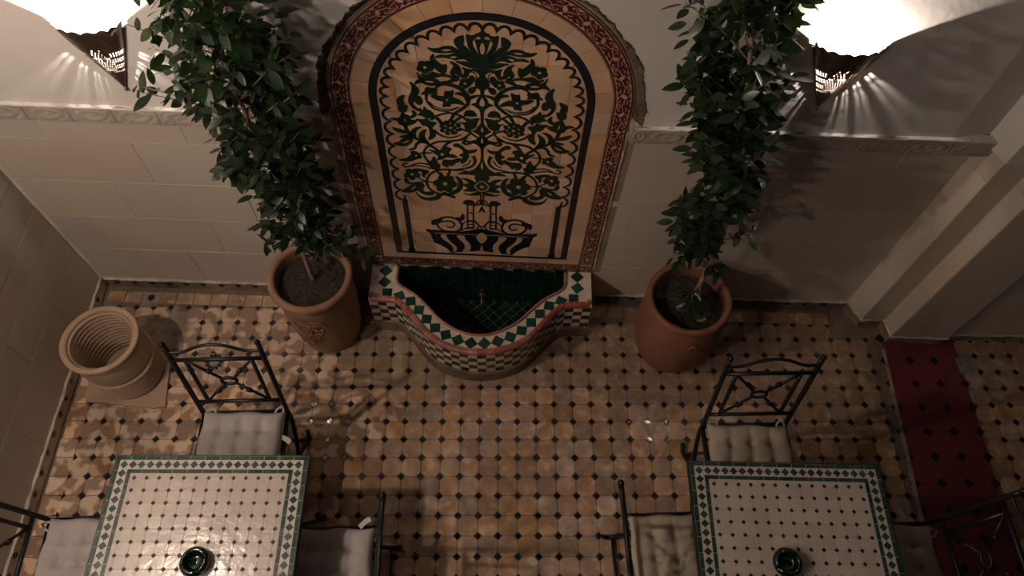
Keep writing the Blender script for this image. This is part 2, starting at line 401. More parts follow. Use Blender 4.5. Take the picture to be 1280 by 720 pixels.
for q in (front, back): q[0].y = q[-1].y = 1.5
PD = .040
poly = [(-.25, 1.5), *[tuple(p) for p in front], (4.11, 1.5), (4.11, 3.9), (-.25, 3.9)]
b = MB(); b.fill(poly, -.25, PD); b.xz()
b.add([(4.11, -PD, 1.5), (4.40, .012, 1.5), (4.40, .012, 3.9), (4.11, -PD, 3.9)], [(0, 1, 2, 3)])
pl_up = obj('plaster', b.mesh('plaster'), M['plaster'], wall_b)
b = MB(); n = len(front)
ring = []
for i in range(n):
    f_, k_ = front[i], back[i]; o_ = f_+(f_-k_).normalized()*random.uniform(.0, .006)
    ring.append([(o_.x, o_.y, PD+.0015), (f_.x, f_.y, PD+random.uniform(.001, .007)), ((f_.x+k_.x)/2+random.uniform(-.004, .004), (f_.y+k_.y)/2, PD*.55), (k_.x, k_.y, -.012)])
v = [p for r in ring for p in r]; f = [(i*4+k, i*4+k+1, i*4+k+5, i*4+k+4) for i in range(n-1) for k in range(3)]
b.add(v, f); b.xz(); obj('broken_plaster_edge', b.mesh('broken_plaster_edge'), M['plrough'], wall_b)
b = MB()                                                       # loose crumbs of mortar on the left of the arch
for i in range(150):
    k = int(abs(random.gauss(0, 1))*40) if random.random() < .8 else random.randrange(n); k = min(k, n-1); p = front[k]
    r = random.uniform(.002, .008); c = Vector((p.x+random.uniform(-.010, .012), p.y+random.uniform(-.015, .015), PD+random.uniform(-.02, .004)))
    vs = [c+Vector((random.uniform(-r, r), random.uniform(-r, r), random.uniform(-r, r)*.8)) for _ in range(4)]
    b.add(vs, [(0, 1, 2), (0, 2, 3), (0, 3, 1), (1, 3, 2)])
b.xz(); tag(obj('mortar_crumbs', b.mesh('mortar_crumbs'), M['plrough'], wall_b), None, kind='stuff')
# carved band
def band_mesh(w, h):
    nx, ny = 36, 14; b = MB(); v = []; f = []
    for j in range(ny+1):
        for i in range(nx+1):
            x, y = (i/nx-.5), (j/ny-.5); e = math.hypot(x*2.4, y*2.6); X = abs(x)*2
            z = .0022*math.cos(e*9)*(1 if e < 1.05 else .3)+.002*math.cos(X*12)*math.cos(y*14)*(1 if e >= .9 else 0)
            ed = min(1, min(.5-abs(y), (.5-abs(x))*2.2)*14); z = (.002+z)*ed
            v.append((x*w, y*h, z+.0))
    for j in range(ny):
        for i in range(nx): a = j*(nx+1)+i; f.append((a, a+1, a+nx+2, a+nx+1))
    b.add(v, f); bx = [(-w/2, -h/2), (w/2, -h/2), (w/2, h/2), (-w/2, h/2)]
    b.add([(p[0], p[1], 0) for p in bx]+[(p[0], p[1], -.06) for p in bx], [(0, 1, 5, 4)[::-1], (1, 2, 6, 5)[::-1], (2, 3, 7, 6)[::-1], (3, 0, 4, 7)[::-1]])
    b.xz(); return b.mesh('carved_block', True)
BH = .092; blk = band_mesh(.178, BH)
for k in range(24):
    s = .09+.18*k
    if PS-AW-.10 < s < PS+AW+.10 or s > 4.28: continue
    obj('carved_block', blk, M['band'], wall_b, (s, -.05, 1.482+zs(s)+BH*.12), (0, .0095, 0))
w0 = PS-AW-.004-1.53; blk2 = band_mesh(.075, BH)
obj('carved_block', blk2, M['band'], wall_b, (1.567, -.05, 1.482+zs(1.56)+BH*.12), (0, .0095, 0))
obj('carved_block', blk2, M['band'], wall_b, (2.832+.025, -.05, 1.482+zs(2.84)+BH*.12), (0, .0095, 0))
b = MB()
for a, c in ((0, 1.585), (2.835, 4.30)):
    k = 40; top = [Vector((a+(c-a)*i/k, 1.482+zs(a+(c-a)*i/k)+BH*.62+random.gauss(0, .0012))) for i in range(k+1)]
    for i in range(k): p, q = top[i], top[i+1]; b.add([(p.x, -.056, p.y), (q.x, -.056, q.y), (q.x, -.02, q.y+.004), (p.x, -.02, p.y+.004), (p.x, -.056, p.y-.007), (q.x, -.056, q.y-.007)], [(0, 1, 2, 3), (4, 5, 1, 0)])
t1 = obj('trim_1', b.mesh('trim_1'), M['plaster'], None, WA, (0, 0, WROT)); tag(t1, 'thin white plaster lip on top of the carved band', kind='structure')
for a_, c_ in (((-AW-.004, .02), (-AW-.004, 1.12)), ((AW+.007, .02), (AW+.007, 1.12))):
    b = MB(); n = 46; pts = []
    for i in range(n+1):
        p = lean((a_[0], a_[1]+(c_[1]-a_[1])*i/n)); pts.append((p.x+random.gauss(0, .0012), -.002, p.y))
    b.tube(pts, [.0048+random.uniform(-.0015, .002) for _ in pts], 6); obj('mortar_bead', b.mesh('mortar_bead'), M['mortar'], wall_b)
# skirting with black lozenges and the pale mortar bead above it
def skirting(name, origin, rotz, L, label, skip=None):
    b = MB(); b.box(0, L, .004, .05, -.01, .094); o = obj(name, b.mesh(name), M['skirt'], None, origin, (0, 0, rotz)); tag(o, label, kind='structure')
    b = MB()
    for k in range(int(L/.1)):
        x = .06+.1*k+random.gauss(0, .003); b.prism([(x, .03), (x+.019, .049), (x, .068), (x-.019, .049)], -.008, .0, .001)
    b.xz(); tag(obj('skirting_lozenges', b.mesh('skirting_lozenges'), M['black'], o), None, kind='stuff')
    b = MB(); n = int(L/.03); pts = [(L*i/n, -.004+random.gauss(0, .0012), .094+random.gauss(0, .0015)) for i in range(n+1)]
    b.tube(pts, [.0075+random.uniform(-.002, .003) for _ in pts], 6); obj('mortar_bead', b.mesh('mortar_bead'), M['mortar'], o)
    return o
skirting('baseboard_back', WA, WROT, 4.28, 'worn dark skirting with black lozenges under the fountain wall')

# ------------------------------------------------------------------ left wall
LX = -2.292
b = MB(); b.box(0, 3.4, .003, .3, 0, 3.9)
LO, LR = Vector((LX-.01, -2.55, 0)), PI/2                      # local x runs away from the camera, local y to the left
wall_l = obj('wall_left', b.mesh('wall_left'), M['wgrout'], None, LO, (0, 0, LR)); tag(wall_l, 'left wall with large beige tiles', kind='structure')
lr = [.095, .409, .634, .778, .980, 1.27, 1.55]
for i in range(6):
    z0, z1 = lr[i], lr[i+1]
    off = [.0, .32, .0, .32, .1, .4][i]; end = 2.55+.83
    cuts = [0]+[x for x in [(.472+2.55)-.64*k+off-.0 for k in range(-1, 7)][::-1] if .05 < x < end-.05]+[end]
    for a, c in zip(cuts, cuts[1:]):
        w, h = c-a-.003, z1-z0-.003; b = MB(); b.prism([(-w/2, -h/2), (w/2, -h/2), (w/2, h/2), (-w/2, h/2)], -.016, 0, .0012); b.xz()
        obj('wall_tile', b.mesh('wall_tile'), M['wtile'], wall_l, ((a+c)/2, 0, (z0+z1)/2), (random.gauss(0, .0015), 0, random.gauss(0, .0015)))
b = MB(); b.fill([(0, 1.56), (3.4, 1.56), (3.4, 3.9), (0, 3.9)], -.016, .02); b.xz(); obj('plaster', b.mesh('plaster'), M['plaster'], wall_l)
skirting('baseboard_left', LO+Vector((0, 0, 0)), LR, 3.38, 'worn dark skirting with black lozenges along the left wall')

# ------------------------------------------------------------------ stepped pier on the right
plan = [(2.0, .76), (2.0, .692), (2.058, .573), (2.183, .573), (2.199, .467), (2.512, .455), (2.535, .478), (3.5, .47), (3.5, 1.1), (2.0, 1.1)]
b = MB(); b.fill(plan, .092, 1.47)
wall_r = obj('wall_right', b.mesh('wall_right'), M['wtile'], None); tag(wall_r, 'stepped tiled pier at the right end of the fountain wall', kind='structure')
b = MB(); b.fill([(1.988, .76), (1.99, .684), (2.046, .561), (2.173, .561), (2.188, .455), (2.52, .443), (2.54, .466), (3.5, .458), (3.5, 1.1), (1.988, 1.1)], 1.47, 3.9)
obj('plaster', b.mesh('plaster'), M['plaster'], wall_r)
b = MB(); b.fill([(x+.010, y+.010) for x, y in plan], -.01, .094)
tag(obj('baseboard_right', b.mesh('baseboard_right'), M['skirt']), 'dark skirting around the foot of the stepped pier', kind='structure')
b = MB()
ed = cr([Vector((p[0]-.001, p[1]-.002, .094)) for p in plan[1:8]], 1)
for a, c in zip(ed, ed[1:]):
    n = max(2, int((c-a).length/.025)); pts = [a.lerp(c, i/n)+Vector((random.gauss(0, .0012), random.gauss(0, .0012), random.gauss(0, .002))) for i in range(n+1)]
    b.tube(pts, [.0065+random.uniform(-.002, .0025) for _ in pts], 6)
obj('mortar_bead', b.mesh('mortar_bead'), M['mortar'], wall_r)
for x0, y0, x1, y1 in ((2.0, .692, 2.058, .573), (2.183, .573, 2.199, .467)):   # facing tiles on the lit returns
    a, c = Vector((x0, y0)), Vector((x1, y1)); g = math.atan2(c.y-a.y, c.x-a.x); L = (c-a).length
    for i, (z0, z1) in enumerate(((.1, .52), (.52, .93), (.93, 1.33), (1.33, 1.47))):
        w, h = L-.004, z1-z0-.003; b = MB(); b.prism([(-w/2, -h/2), (w/2, -h/2), (w/2, h/2), (-w/2, h/2)], -.006, .004, .001); b.xz()
        m = (a+c)/2; obj('facing_tile', b.mesh('facing_tile'), M['wtile'], wall_r, (m.x, m.y, (z0+z1)/2), (0, 0, g))

# ------------------------------------------------------------------ mosaic panel
panel = thing('tile_mural', 'arched tile panel with a dark green flowering tree in an urn, above the fountain basin', 'tile panel', wp(PS, 0, PZ), (0, LEAN, WROT))
def fin(b, name, mt, parent=panel): b.xz(); return obj(name, b.mesh(name), mt, parent)
def archpoly(w, zb, n=48): return [(-w, zb), (w, zb)]+[(w*math.cos(PI*i/n), AZ+w*math.sin(PI*i/n)) for i in range(n+1)]
b = MB(); b.fill(archpoly(.645, -.004), -.03, .0005); fin(b, 'backing', M['tangap'])
T = .007
def path_pt(w, a, zb):                                         # walk up the left side, over the arch and down
    h = AZ-zb
    if a < h: return Vector((-w, zb+a)), Vector((-1, 0))
    if a < h+PI*.56: g = PI-(a-h)/.56; nn = Vector((math.cos(g), math.sin(g))); return Vector((0, AZ))+nn*w, nn
    return Vector((w, AZ-(a-h-PI*.56))), Vector((1, 0))
def path_len(zb): return 2*(AZ-zb)+PI*.56
# red border: field strip, lines and repeated arabesque
L = path_len(.0); n = 200
b = MB()
ra = [path_pt(.60, L*i/n, 0)[0] for i in range(n+1)]; rb = [path_pt(.522, L*i/n, 0)[0] for i in range(n+1)]
v = [(p.x, p.y, z) for p, z in [(p, T) for p in ra]+[(p, T) for p in rb]+[(p, 0) for p in ra]+[(p, 0) for p in rb]]; m_ = n+1
b.add(v, [q for i in range(n) for q in ((i, m_+i, m_+i+1, i+1)[::-1], (i, i+1, 2*m_+i+1, 2*m_+i)[::-1], (m_+i, 3*m_+i, 3*m_+i+1, m_+i+1)[::-1])])
b.prism([(-.522, 0), (.522, 0), (.522, .076), (-.522, .076)], 0, T)
fin(b, 'border_tiles', M['tancut'])
def ring(w0, w1, zb0, name, mt, z1=T+.0012, z0=T-.001):
    b = MB(); pts = [path_pt((w0+w1)/2, path_len(zb0)*i/160, zb0)[0] for i in range(161)]; b.ribbon(pts, abs(w1-w0), z0, z1); return b
b = ring(.590, .597, 0, 'x', None); b.prism([(-.597, .004), (.597, .004), (.597, .010), (-.597, .010)], T-.001, T+.0012); fin(b, 'red_line', M['ruby'])
b = ring(.524, .531, .07, 'x', None); b.prism([(-.531, .067), (.531, .067), (.531, .073), (-.531, .073)], T-.001, T+.0012); fin(b, 'red_line', M['ruby'])
UNIT = .098
def motif(mapf, flip):
    red, tn = MB(), MB(); e = -1 if flip else 1
    body = cr([(-.02, -.72), (.12, -.95), (.3, -.72), (.42, -.9), (.56, -.62), (.66, -.86), (.82, -.92), (1.0, -.6), (1.02, .0), (.98, .62), (.86, .9), (.72, .7), (.6, .92), (.46, .6), (.34, .9), (.16, .92), (.0, .66), (-.02, 0)], 3, True)
    red.fill([tuple(mapf(p.x, p.y*e)) for p in body], T-.001, T+.0012)
    for st, w in (([(-.04, .55), (.1, .1), (.3, -.02), (.42, -.35), (.5, -.62)], .0028), ([(.5, .62), (.58, .3), (.72, .06), (.9, -.05), (1.04, -.5)], .0028),
                  ([(.12, .42), (.1, .66), (.22, .74), (.3, .55), (.22, .42)], .0027), ([(.88, -.42), (.9, -.66), (.78, -.74), (.7, -.55), (.78, -.42)], .0027),
                  ([(.1, -.3), (.18, -.55), (.3, -.4)], .0027), ([(.9, .3), (.82, .55), (.7, .42)], .0027)):
        pts = [mapf(p.x, p.y*e) for p in cr([(a, c) for a, c in st], 4)]; tn.ribbon(pts, w, T, T+.0018)
    al = [(.5+.13*math.cos(g)*.72-.16*math.sin(g)*.25, (.02+.46*math.sin(g)*.6+.2*math.cos(g))) for g in [2*PI*i/10 for i in range(10)]]
    tn.fill([tuple(mapf(x, y*e)) for x, y in al], T, T+.0018)
    return red, tn
nu = round(path_len(.08)/UNIT); uu = path_len(.08)/nu
for k in range(nu):
    r_, t_ = motif(lambda x, y, k=k: path_pt(.5605+.0295*y, min(max((k+x)*uu, 0), path_len(.08)), .08)[0], k % 2)
    o = fin(r_, 'arabesque_motif', M['ruby']); fin(t_, 'cut_line', M['tancut'], o)
nb = round(1.19/UNIT)
for k in range(nb):
    r_, t_ = motif(lambda x, y, k=k: Vector((-.592+(k+x)*1.184/nb, .0385+.0285*y)), k % 2)
    o = fin(r_, 'arabesque_motif', M['ruby']); fin(t_, 'cut_line', M['tancut'], o)
# plain tan frame tiles
Lf = path_len(.076); nf = 32
for k in range(nf):
    a0, a1 = Lf*k/nf, Lf*(k+1)/nf; q = 5
    o_ = [path_pt(.520, a0+(a1-a0)*i/q, .076)[0] for i in range(q+1)]; i_ = [path_pt(.449, a0+(a1-a0)*i/q, .076)[0] for i in range(q+1)]
    g = .0012; P = o_+i_[::-1]; c = sum(P, Vector((0, 0)))/len(P)
    b = MB(); b.prism([tuple(p+(c-p).normalized()*g) for p in P][::-1], -.002, T+random.gauss(0, .0006), .0008); fin(b, 'frame_tile', M['tan'])
for k in range(9):
    w = .898/9; x0 = -.449+k*w; b = MB(); b.prism([(x0+.001, .077), (x0+w-.001, .077), (x0+w-.001, .121), (x0+.001, .121)], -.002, T, .0008); fin(b, 'frame_tile', M['tan'])
# black arch line
b = ring(.418, .447, .122, 'x', None, T+.002, -.002); b.prism([(-.447, .122), (.447, .122), (.447, .134), (-.447, .134)], -.002, T+.002); fin(b, 'black_arch_line', M['blackmatt'])
# field tiles
reg = archpoly(.417, .135)
for i in range(-5, 5):
    for j in range(0, 17):
        x0, z0 = (i+.5)*.0975, .135+.0945*j
        if z0 > AZ+.417: continue
        P = clip([(x0+.0008, z0+.0008), (x0+.0967, z0+.0008), (x0+.0967, z0+.0937), (x0+.0008, z0+.0937)], reg)
        if len(P) < 3 or parea(P) < 2e-4: continue
        b = MB(); b.prism([tuple(p) for p in P], -.002, T+random.gauss(0, .0005), .0006); fin(b, 'field_tile', M['tan'])
# scalloped line and inner bars
Ls = path_len(.585); ns = 40; pts = []
for i in range(ns*8+1):
    a = Ls*i/(ns*8); t = (i/8) % 1; w = .374+.030*abs(math.sin(PI*t))**.55
    p, nn = path_pt(w, a, .585); pts.append(p)
b = MB(); b.ribbon(pts, .012, T-.001, T+.002); fin(b, 'scalloped_line', M['blackmatt'])
for sx in (-1, 1):
    b = MB(); b.prism([(sx*.366-.013, .134), (sx*.366+.013, .134), (sx*.366+.013, .585), (sx*.366-.013, .585)], T-.001, T+.002)
    b.prism([(sx*.366-.018, .134), (sx*.366+.018, .134), (sx*.366+.018, .165), (sx*.366-.018, .165)], T-.001, T+.002)
    b.prism([(sx*.366-.006, .57), (sx*.366+.010, .57), (sx*.372+.012, .625), (sx*.372+.004, .625)], T-.001, T+.002); fin(b, 'inner_bar', M['blackmatt'])
# the tree, traced as its left half and mirrored
REG = {'a': (470, 30, 8.4733), 'b': (470, 100, 8.4733), 'c': (470, 170, 8.4733), 'd': (520, 240, 7.529)}
AX = [(30, 610.2), (45, 608.6), (62, 607.6), (84, 606.2), (112, 605.6), (140, 604.8), (175, 604.4), (240, 604.0), (268, 603.7), (300, 602.8), (330, 602.3)]
def unlean(s, z):
    x, y = s-PS, z-PZ; return x*math.cos(LEAN)-y*math.sin(LEAN), x*math.sin(LEAN)+y*math.cos(LEAN)
def axis_u(v):
    for (v0, u0), (v1, u1) in zip(AX, AX[1:]):
        if v <= v1 or v1 == 330: t = (v-v0)/(v1-v0); return u0+(u1-u0)*t
def tr(reg, p):
    ox, oy, sc = REG[reg]; u, v = ox+p[0]/sc, oy+p[1]/sc
    x, y = unlean(*wall_sz(u, v)); xa, ya = unlean(*wall_sz(axis_u(v), v)); return Vector((min(x-xa, 0.0), y))
def both(name, draw, mt):
    for sx in (-1, 1):
        b = MB(); draw(b, sx); fin(b, name, mt)
def shape(reg, pts, name='leaf_inlay', mt='ink', lift=0, k=4, smooth=True):
    P = [tr(reg, p) for p in pts]; P = cr(P, k, True) if smooth else P
    P = [Vector((min(p.x, 0), p.y)) for p in P]
    def draw(b, sx):
        Q = [(-sx*p.x, p.y) for p in P]; b.fill(Q, T-.001+lift, T+.002+lift)
        if not lift: Q = Q if sx < 0 else Q[::-1]; b.ribbon(Q+Q[:2], .0042, T-.001, T+.0019)
    both(name, draw, M[mt])
def stroke(reg, pts, w0, w1=None, name='vine_inlay', mt='ink', lift=0):
    w1 = w0 if w1 is None else w1; P = cr([tr(reg, p) for p in pts], 5); n = len(P); sc = .00050
    ws = [(w0+(w1-w0)*i/(n-1))*sc for i in range(n)]
    both(name, lambda b, sx: b.ribbon([(-sx*p.x, p.y) for p in (P if sx < 0 else P)][::(1 if sx < 0 else 1)], ws, T-.001+lift, T+.002+lift) if sx < 0 else b.ribbon([(-sx*p.x, p.y) for p in P][::-1], ws[::-1], T-.001+lift, T+.002+lift), M[mt])
def flower(reg, c, r, n=6, hole=.2, ry=None, rot=.3):
    ry = ry or r*.8
    P = [(c[0]+r*(.60+.40*abs(math.cos(n*(g-rot)/2))**.55)*math.cos(g), c[1]+ry*(.60+.40*abs(math.cos(n*(g-rot)/2))**.55)*math.sin(g)) for g in [2*PI*i/(n*8) for i in range(n*8)]]
    shape(reg, P, 'flower_inlay', smooth=False)
    if hole: dot(reg, c, r*hole)
def dot(reg, c, r):
    shape(reg, [(c[0]+r*math.cos(g), c[1]+r*.75*math.sin(g)) for g in [2*PI*i/8 for i in range(8)]], 'petal_centre', 'tancut', .0006, smooth=False)
def cut(reg, pts): shape(reg, pts, 'cut_out', 'tancut', .0006, 3)
X = 1400                                                        # any x beyond the axis is clamped to it
shape('a', [(X, 40), (1172, 62), (1145, 85), (1100, 95), (1115, 110), (1150, 118), (1165, 135), (X, 150)], 'bud_inlay', smooth=False)
shape('a', [(1095, 150), (1135, 157), (X, 148), (X, 330), (1140, 318), (1122, 270), (1110, 215)], 'tulip_inlay', smooth=False)
cut('a', [(X, 198), (1146, 222), (1140, 258), (1152, 300), (X, 310)])
shape('a', [(1008, 100), (1045, 112), (1110, 115), (1072, 150), (1060, 200), (1090, 265), (1128, 325), (1115, 342), (1060, 290), (1022, 225), (1010, 150)])
shape('a', [(972, 112), (925, 118), (882, 145), (874, 180), (890, 215), (915, 245), (950, 275), (990, 300), (1060, 345), (1110, 372), (1100, 345), (1040, 290), (1000, 240), (985, 225), (965, 215), (970, 165)])
shape('a', [(590, 238), (640, 248), (700, 245), (750, 228), (800, 222), (850, 228), (900, 255), (960, 280), (1020, 310), (1070, 345), (1118, 385), (1110, 400), (1060, 370), (1000, 322), (940, 297), (880, 285), (800, 290), (720, 290), (650, 280), (610, 258)])
cut('a', [(735, 262), (780, 252), (835, 258), (785, 272)])
shape('a', [(665, 340), (720, 315), (790, 318), (850, 303), (900, 298), (945, 308), (985, 330), (1040, 365), (1110, 410), (1100, 428), (1040, 402), (975, 358), (920, 358), (870, 366), (820, 350), (760, 338), (710, 340)])
cut('a', [(820, 335), (860, 325), (890, 330), (850, 346)])
shape('a', [(880, 385), (940, 385), (1000, 395), (1060, 420), (1110, 430), (1090, 452), (1020, 445), (960, 422), (920, 402)])
shape('a', [(X, 315), (1128, 340), (1114, 375), (1112, 420), (1098, 450), (1108, 475), (1135, 550), (X, 590)], 'stem_inlay')
shape('a', [(X, 540), (1120, 548), (1092, 580), (1078, 620), (1086, 650), (1112, 672), (1136, 690), (1140, 730), (X, 740)], 'bulb_inlay')
shape('a', [(945, 448), (1000, 466), (1075, 463), (1110, 478), (1132, 525), (1100, 500), (1060, 482), (1020, 487), (992, 512), (977, 548), (960, 510), (965, 480)])
stroke('a', [(1075, 600), (1090, 560), (1078, 515), (1040, 492), (1008, 508), (1000, 540)], 9)
shape('a', [(1010, 560), (1045, 532), (1070, 560), (1055, 600), (1020, 630), (1000, 600)])
shape('a', [(818, 388), (850, 395), (900, 430), (925, 480), (925, 510), (960, 535), (990, 548), (960, 555), (910, 540), (870, 505), (855, 512), (850, 535), (830, 525), (815, 500), (830, 470), (850, 440), (845, 415)])
shape('a', [(643, 308), (615, 330), (608, 370), (625, 420), (660, 460), (700, 490), (745, 510), (765, 490), (775, 450), (765, 415), (735, 425), (690, 395), (655, 360), (645, 330)])
flower('a', (548, 442), 88, 5, .2, 68)
shape('a', [(500, 515), (560, 527), (620, 497), (680, 512), (760, 523), (822, 538), (815, 550), (730, 537), (650, 552), (580, 557), (530, 542)])
shape('a', [(460, 500), (490, 540), (550, 565), (620, 565), (680, 580), (690, 610), (640, 635), (570, 628), (500, 605), (440, 620), (450, 590), (480, 570), (470, 530)])
cut('a', [(545, 588), (600, 586), (640, 598), (590, 604)])
shape('a', [(720, 600), (790, 590), (830, 560), (850, 530), (890, 545), (905, 580), (860, 592), (800, 607), (750, 608)])
flower('a', (968, 615), 62, 5, .22, 52)
shape('a', [(1005, 680), (1030, 660), (1080, 655), (1075, 690), (1040, 722), (1010, 710)])
shape('b', [(385, 8), (440, 40), (475, 90), (470, 130), (455, 160), (490, 165), (515, 205), (505, 235), (475, 243), (455, 235), (440, 215), (420, 215), (410, 240), (440, 275), (480, 305), (470, 310), (420, 285), (385, 245), (368, 205), (375, 160), (400, 110), (405, 60)])
shape('b', [(325, 150), (270, 165), (242, 195), (245, 225), (265, 255), (255, 280), (265, 310), (300, 330), (340, 310), (352, 260), (325, 255), (312, 225), (305, 190)])
shape('b', [(402, 308), (435, 330), (445, 355), (425, 375), (385, 390), (355, 385), (385, 370), (410, 345)])
shape('b', [(165, 395), (215, 385), (260, 390), (280, 360), (300, 330), (330, 350), (370, 365), (385, 405), (450, 415), (430, 440), (380, 460), (320, 467), (270, 450), (245, 420), (210, 405)])
cut('b', [(315, 385), (328, 400), (338, 432), (325, 420)])
stroke('b', [(325, 455), (345, 520), (390, 570), (460, 615), (530, 640), (575, 665)], 34, 24)
shape('b', [(195, 485), (240, 500), (300, 515), (345, 545), (300, 545), (240, 530), (210, 510)])
shape('b', [(495, 485), (440, 490), (395, 520), (375, 560), (400, 600), (440, 597), (432, 550), (455, 510)])
shape('b', [(205, 658), (260, 640), (310, 605), (360, 602), (405, 612), (385, 650), (340, 680), (280, 682), (240, 672)])
cut('b', [(290, 652), (330, 632), (372, 624), (340, 645)])
shape('b', [(270, 590), (330, 570), (380, 575), (400, 600), (350, 592)])
shape('b', [(548, 512), (500, 530), (470, 570), (480, 610), (530, 650), (575, 668), (548, 620), (530, 580), (535, 545)])
shape('b', [(445, 400), (510, 405), (560, 395), (590, 425), (655, 440), (625, 470), (610, 500), (650, 550), (630, 595), (575, 615), (590, 560), (580, 500), (560, 475), (510, 460), (485, 430)])
shape('b', [(530, 268), (560, 300), (605, 320), (630, 360), (600, 385), (540, 380), (500, 360), (460, 355), (490, 330), (480, 285), (515, 310)])
stroke('b', [(640, 28), (720, 22), (790, 32), (880, 58), (960, 112), (1000, 175), (990, 240), (930, 292), (850, 342), (820, 390), (780, 440)], 40, 26)
stroke('b', [(560, 125), (556, 190), (590, 250), (650, 295), (740, 315), (830, 305), (905, 268)], 26, 8)
stroke('b', [(585, 215), (640, 265), (710, 290), (800, 295), (880, 275)], 14, 6)
shape('b', [(505, 135), (540, 105), (550, 75), (580, 65), (620, 80), (655, 75), (670, 100), (655, 115), (670, 140), (620, 135), (570, 130)])
stroke('b', [(630, 85), (690, 48), (745, 28)], 16, 22)
shape('b', [(605, 150), (680, 155), (740, 160), (755, 110), (800, 110), (843, 100), (830, 170), (880, 185), (930, 215), (955, 250), (890, 235), (820, 235), (800, 265), (770, 262), (730, 270), (735, 215), (670, 195), (630, 175)], 'flower_inlay')
dot('b', (775, 195), 14)
shape('b', [(860, 130), (920, 120), (970, 130), (1005, 170), (985, 215), (950, 160), (900, 142)])
stroke('b', [(600, 410), (640, 380), (700, 350), (780, 335), (860, 345), (930, 375), (985, 420)], 20)
stroke('b', [(660, 385), (725, 455)], 32); stroke('b', [(935, 365), (850, 425)], 26)
flower('b', (805, 490), 118, 8, 0, 78)
for dx, dy in ((0, 0), (-58, 22), (-5, -48), (48, -30), (45, 30), (-8, 48), (70, 2), (-55, -20)): dot('b', (808+dx, 490+dy), 10 if dx or dy else 15)
stroke('b', [(630, 515), (690, 563), (770, 593), (850, 588), (925, 562)], 26, 10)
shape('b', [(985, 310), (1040, 310), (1070, 335), (1080, 365), (1030, 370), (990, 365), (950, 370), (960, 330)])
shape('b', [(1112, 393), (1060, 395), (1010, 405), (985, 390), (985, 430), (940, 440), (905, 430), (950, 460), (965, 500), (1000, 512), (1050, 500), (1080, 470), (1090, 430)])
stroke('b', [(880, 490), (960, 520), (1010, 540), (1080, 590), (1125, 620)], 20); stroke('b', [(1010, 510), (1015, 545), (960, 590), (880, 625), (780, 635), (680, 640), (600, 668)], 18)
shape('b', [(X, 70), (1133, 80), (1133, 150), (1095, 190), (1085, 225), (1025, 245), (1075, 265), (1110, 290), (1127, 320), (1130, 440), (1110, 470), (1085, 490), (1080, 510), (1035, 525), (1075, 545), (1100, 560), (1118, 580), (1090, 600), (1075, 625), (1030, 640), (1075, 660), (1100, 680), (1125, 705), (X, 722)], 'stem_inlay', smooth=False)
cut('b', [(X, 185), (1122, 215), (1118, 245), (X, 272)]); cut('b', [(X, 495), (1127, 520), (X, 548)]); cut('b', [(X, 605), (1127, 632), (X, 668)])
shape('b', [(1120, 148), (1060, 150), (1015, 165), (1010, 195), (1040, 182), (1080, 165)])
shape('b', [(925, 648), (960, 620), (1000, 635), (1080, 622), (1060, 650), (1000, 665), (960, 672)], 'bud_inlay'); dot('b', (975, 648), 10)
stroke('c', [(990, 5), (900, 28), (780, 40), (680, 45), (600, 75), (540, 120), (520, 170), (540, 220), (590, 275), (640, 330), (680, 380), (730, 430)], 20)
shape('c', [(480, 0), (525, 0), (585, 72), (545, 62), (490, 57), (450, 82), (440, 112), (410, 132), (365, 130), (420, 108), (430, 75), (455, 50), (490, 38)])
stroke('c', [(570, 75), (640, 115), (695, 165)], 28)
shape('c', [(580, 130), (640, 145), (690, 140), (720, 110), (770, 105), (815, 125), (790, 150), (790, 180), (840, 185), (875, 210), (820, 215), (770, 205), (720, 230), (665, 235), (680, 205), (640, 170)], 'flower_inlay'); dot('c', (718, 178), 18)
stroke('c', [(730, 110), (765, 68), (810, 45)], 26)
shape('c', [(262, 238), (330, 225), (370, 200), (395, 180), (385, 155), (420, 148), (465, 165), (495, 200), (490, 220), (455, 225), (420, 240), (370, 252), (310, 250)]); dot('c', (440, 192), 14)
stroke('c', [(470, 180), (510, 165), (610, 165)], 14)
shape('c', [(628, 205), (660, 250), (675, 290), (695, 285), (685, 330), (680, 355), (640, 340), (600, 330), (590, 300), (565, 260), (600, 250), (612, 230)])
stroke('c', [(355, 282), (325, 275), (300, 290), (325, 312), (375, 305), (430, 280), (500, 275), (590, 295)], 15); stroke('c', [(340, 312), (420, 300), (500, 305), (600, 330)], 13)
flower('c', (398, 390), 88, 5, .2, 60); stroke('c', [(460, 428), (545, 465), (650, 480)], 14)
shape('c', [(430, 335), (500, 340), (572, 362), (560, 380), (535, 395), (530, 425), (505, 400), (500, 370)])
stroke('c', [(870, 350), (760, 340), (670, 350), (610, 375), (565, 420), (550, 480), (580, 540), (640, 580), (710, 602), (790, 592), (860, 560)], 22)
shape('c', [(858, 412), (910, 440), (935, 490), (920, 550), (870, 592), (810, 602), (860, 560), (885, 510), (885, 460)])
flower('c', (748, 490), 125, 6, .2, 92, .1); stroke('c', [(690, 370), (735, 430)], 26); stroke('c', [(800, 350), (765, 425)], 26)
shape('c', [(290, 570), (350, 530), (400, 492), (350, 490), (320, 465), (318, 435), (350, 445), (375, 480), (450, 480), (510, 490), (525, 520), (510, 555), (540, 580), (590, 575), (625, 585), (615, 610), (560, 612), (500, 590), (460, 560), (400, 580), (340, 582)])
cut('c', [(388, 548), (410, 525), (438, 515), (420, 540)]); stroke('c', [(430, 482), (480, 475), (550, 465)], 12)
shape('c', [(438, 582), (490, 625), (560, 640), (640, 625), (660, 600), (705, 600), (730, 580), (780, 595), (840, 620), (850, 645), (790, 625), (720, 612), (690, 645), (630, 665), (560, 667), (490, 642)])
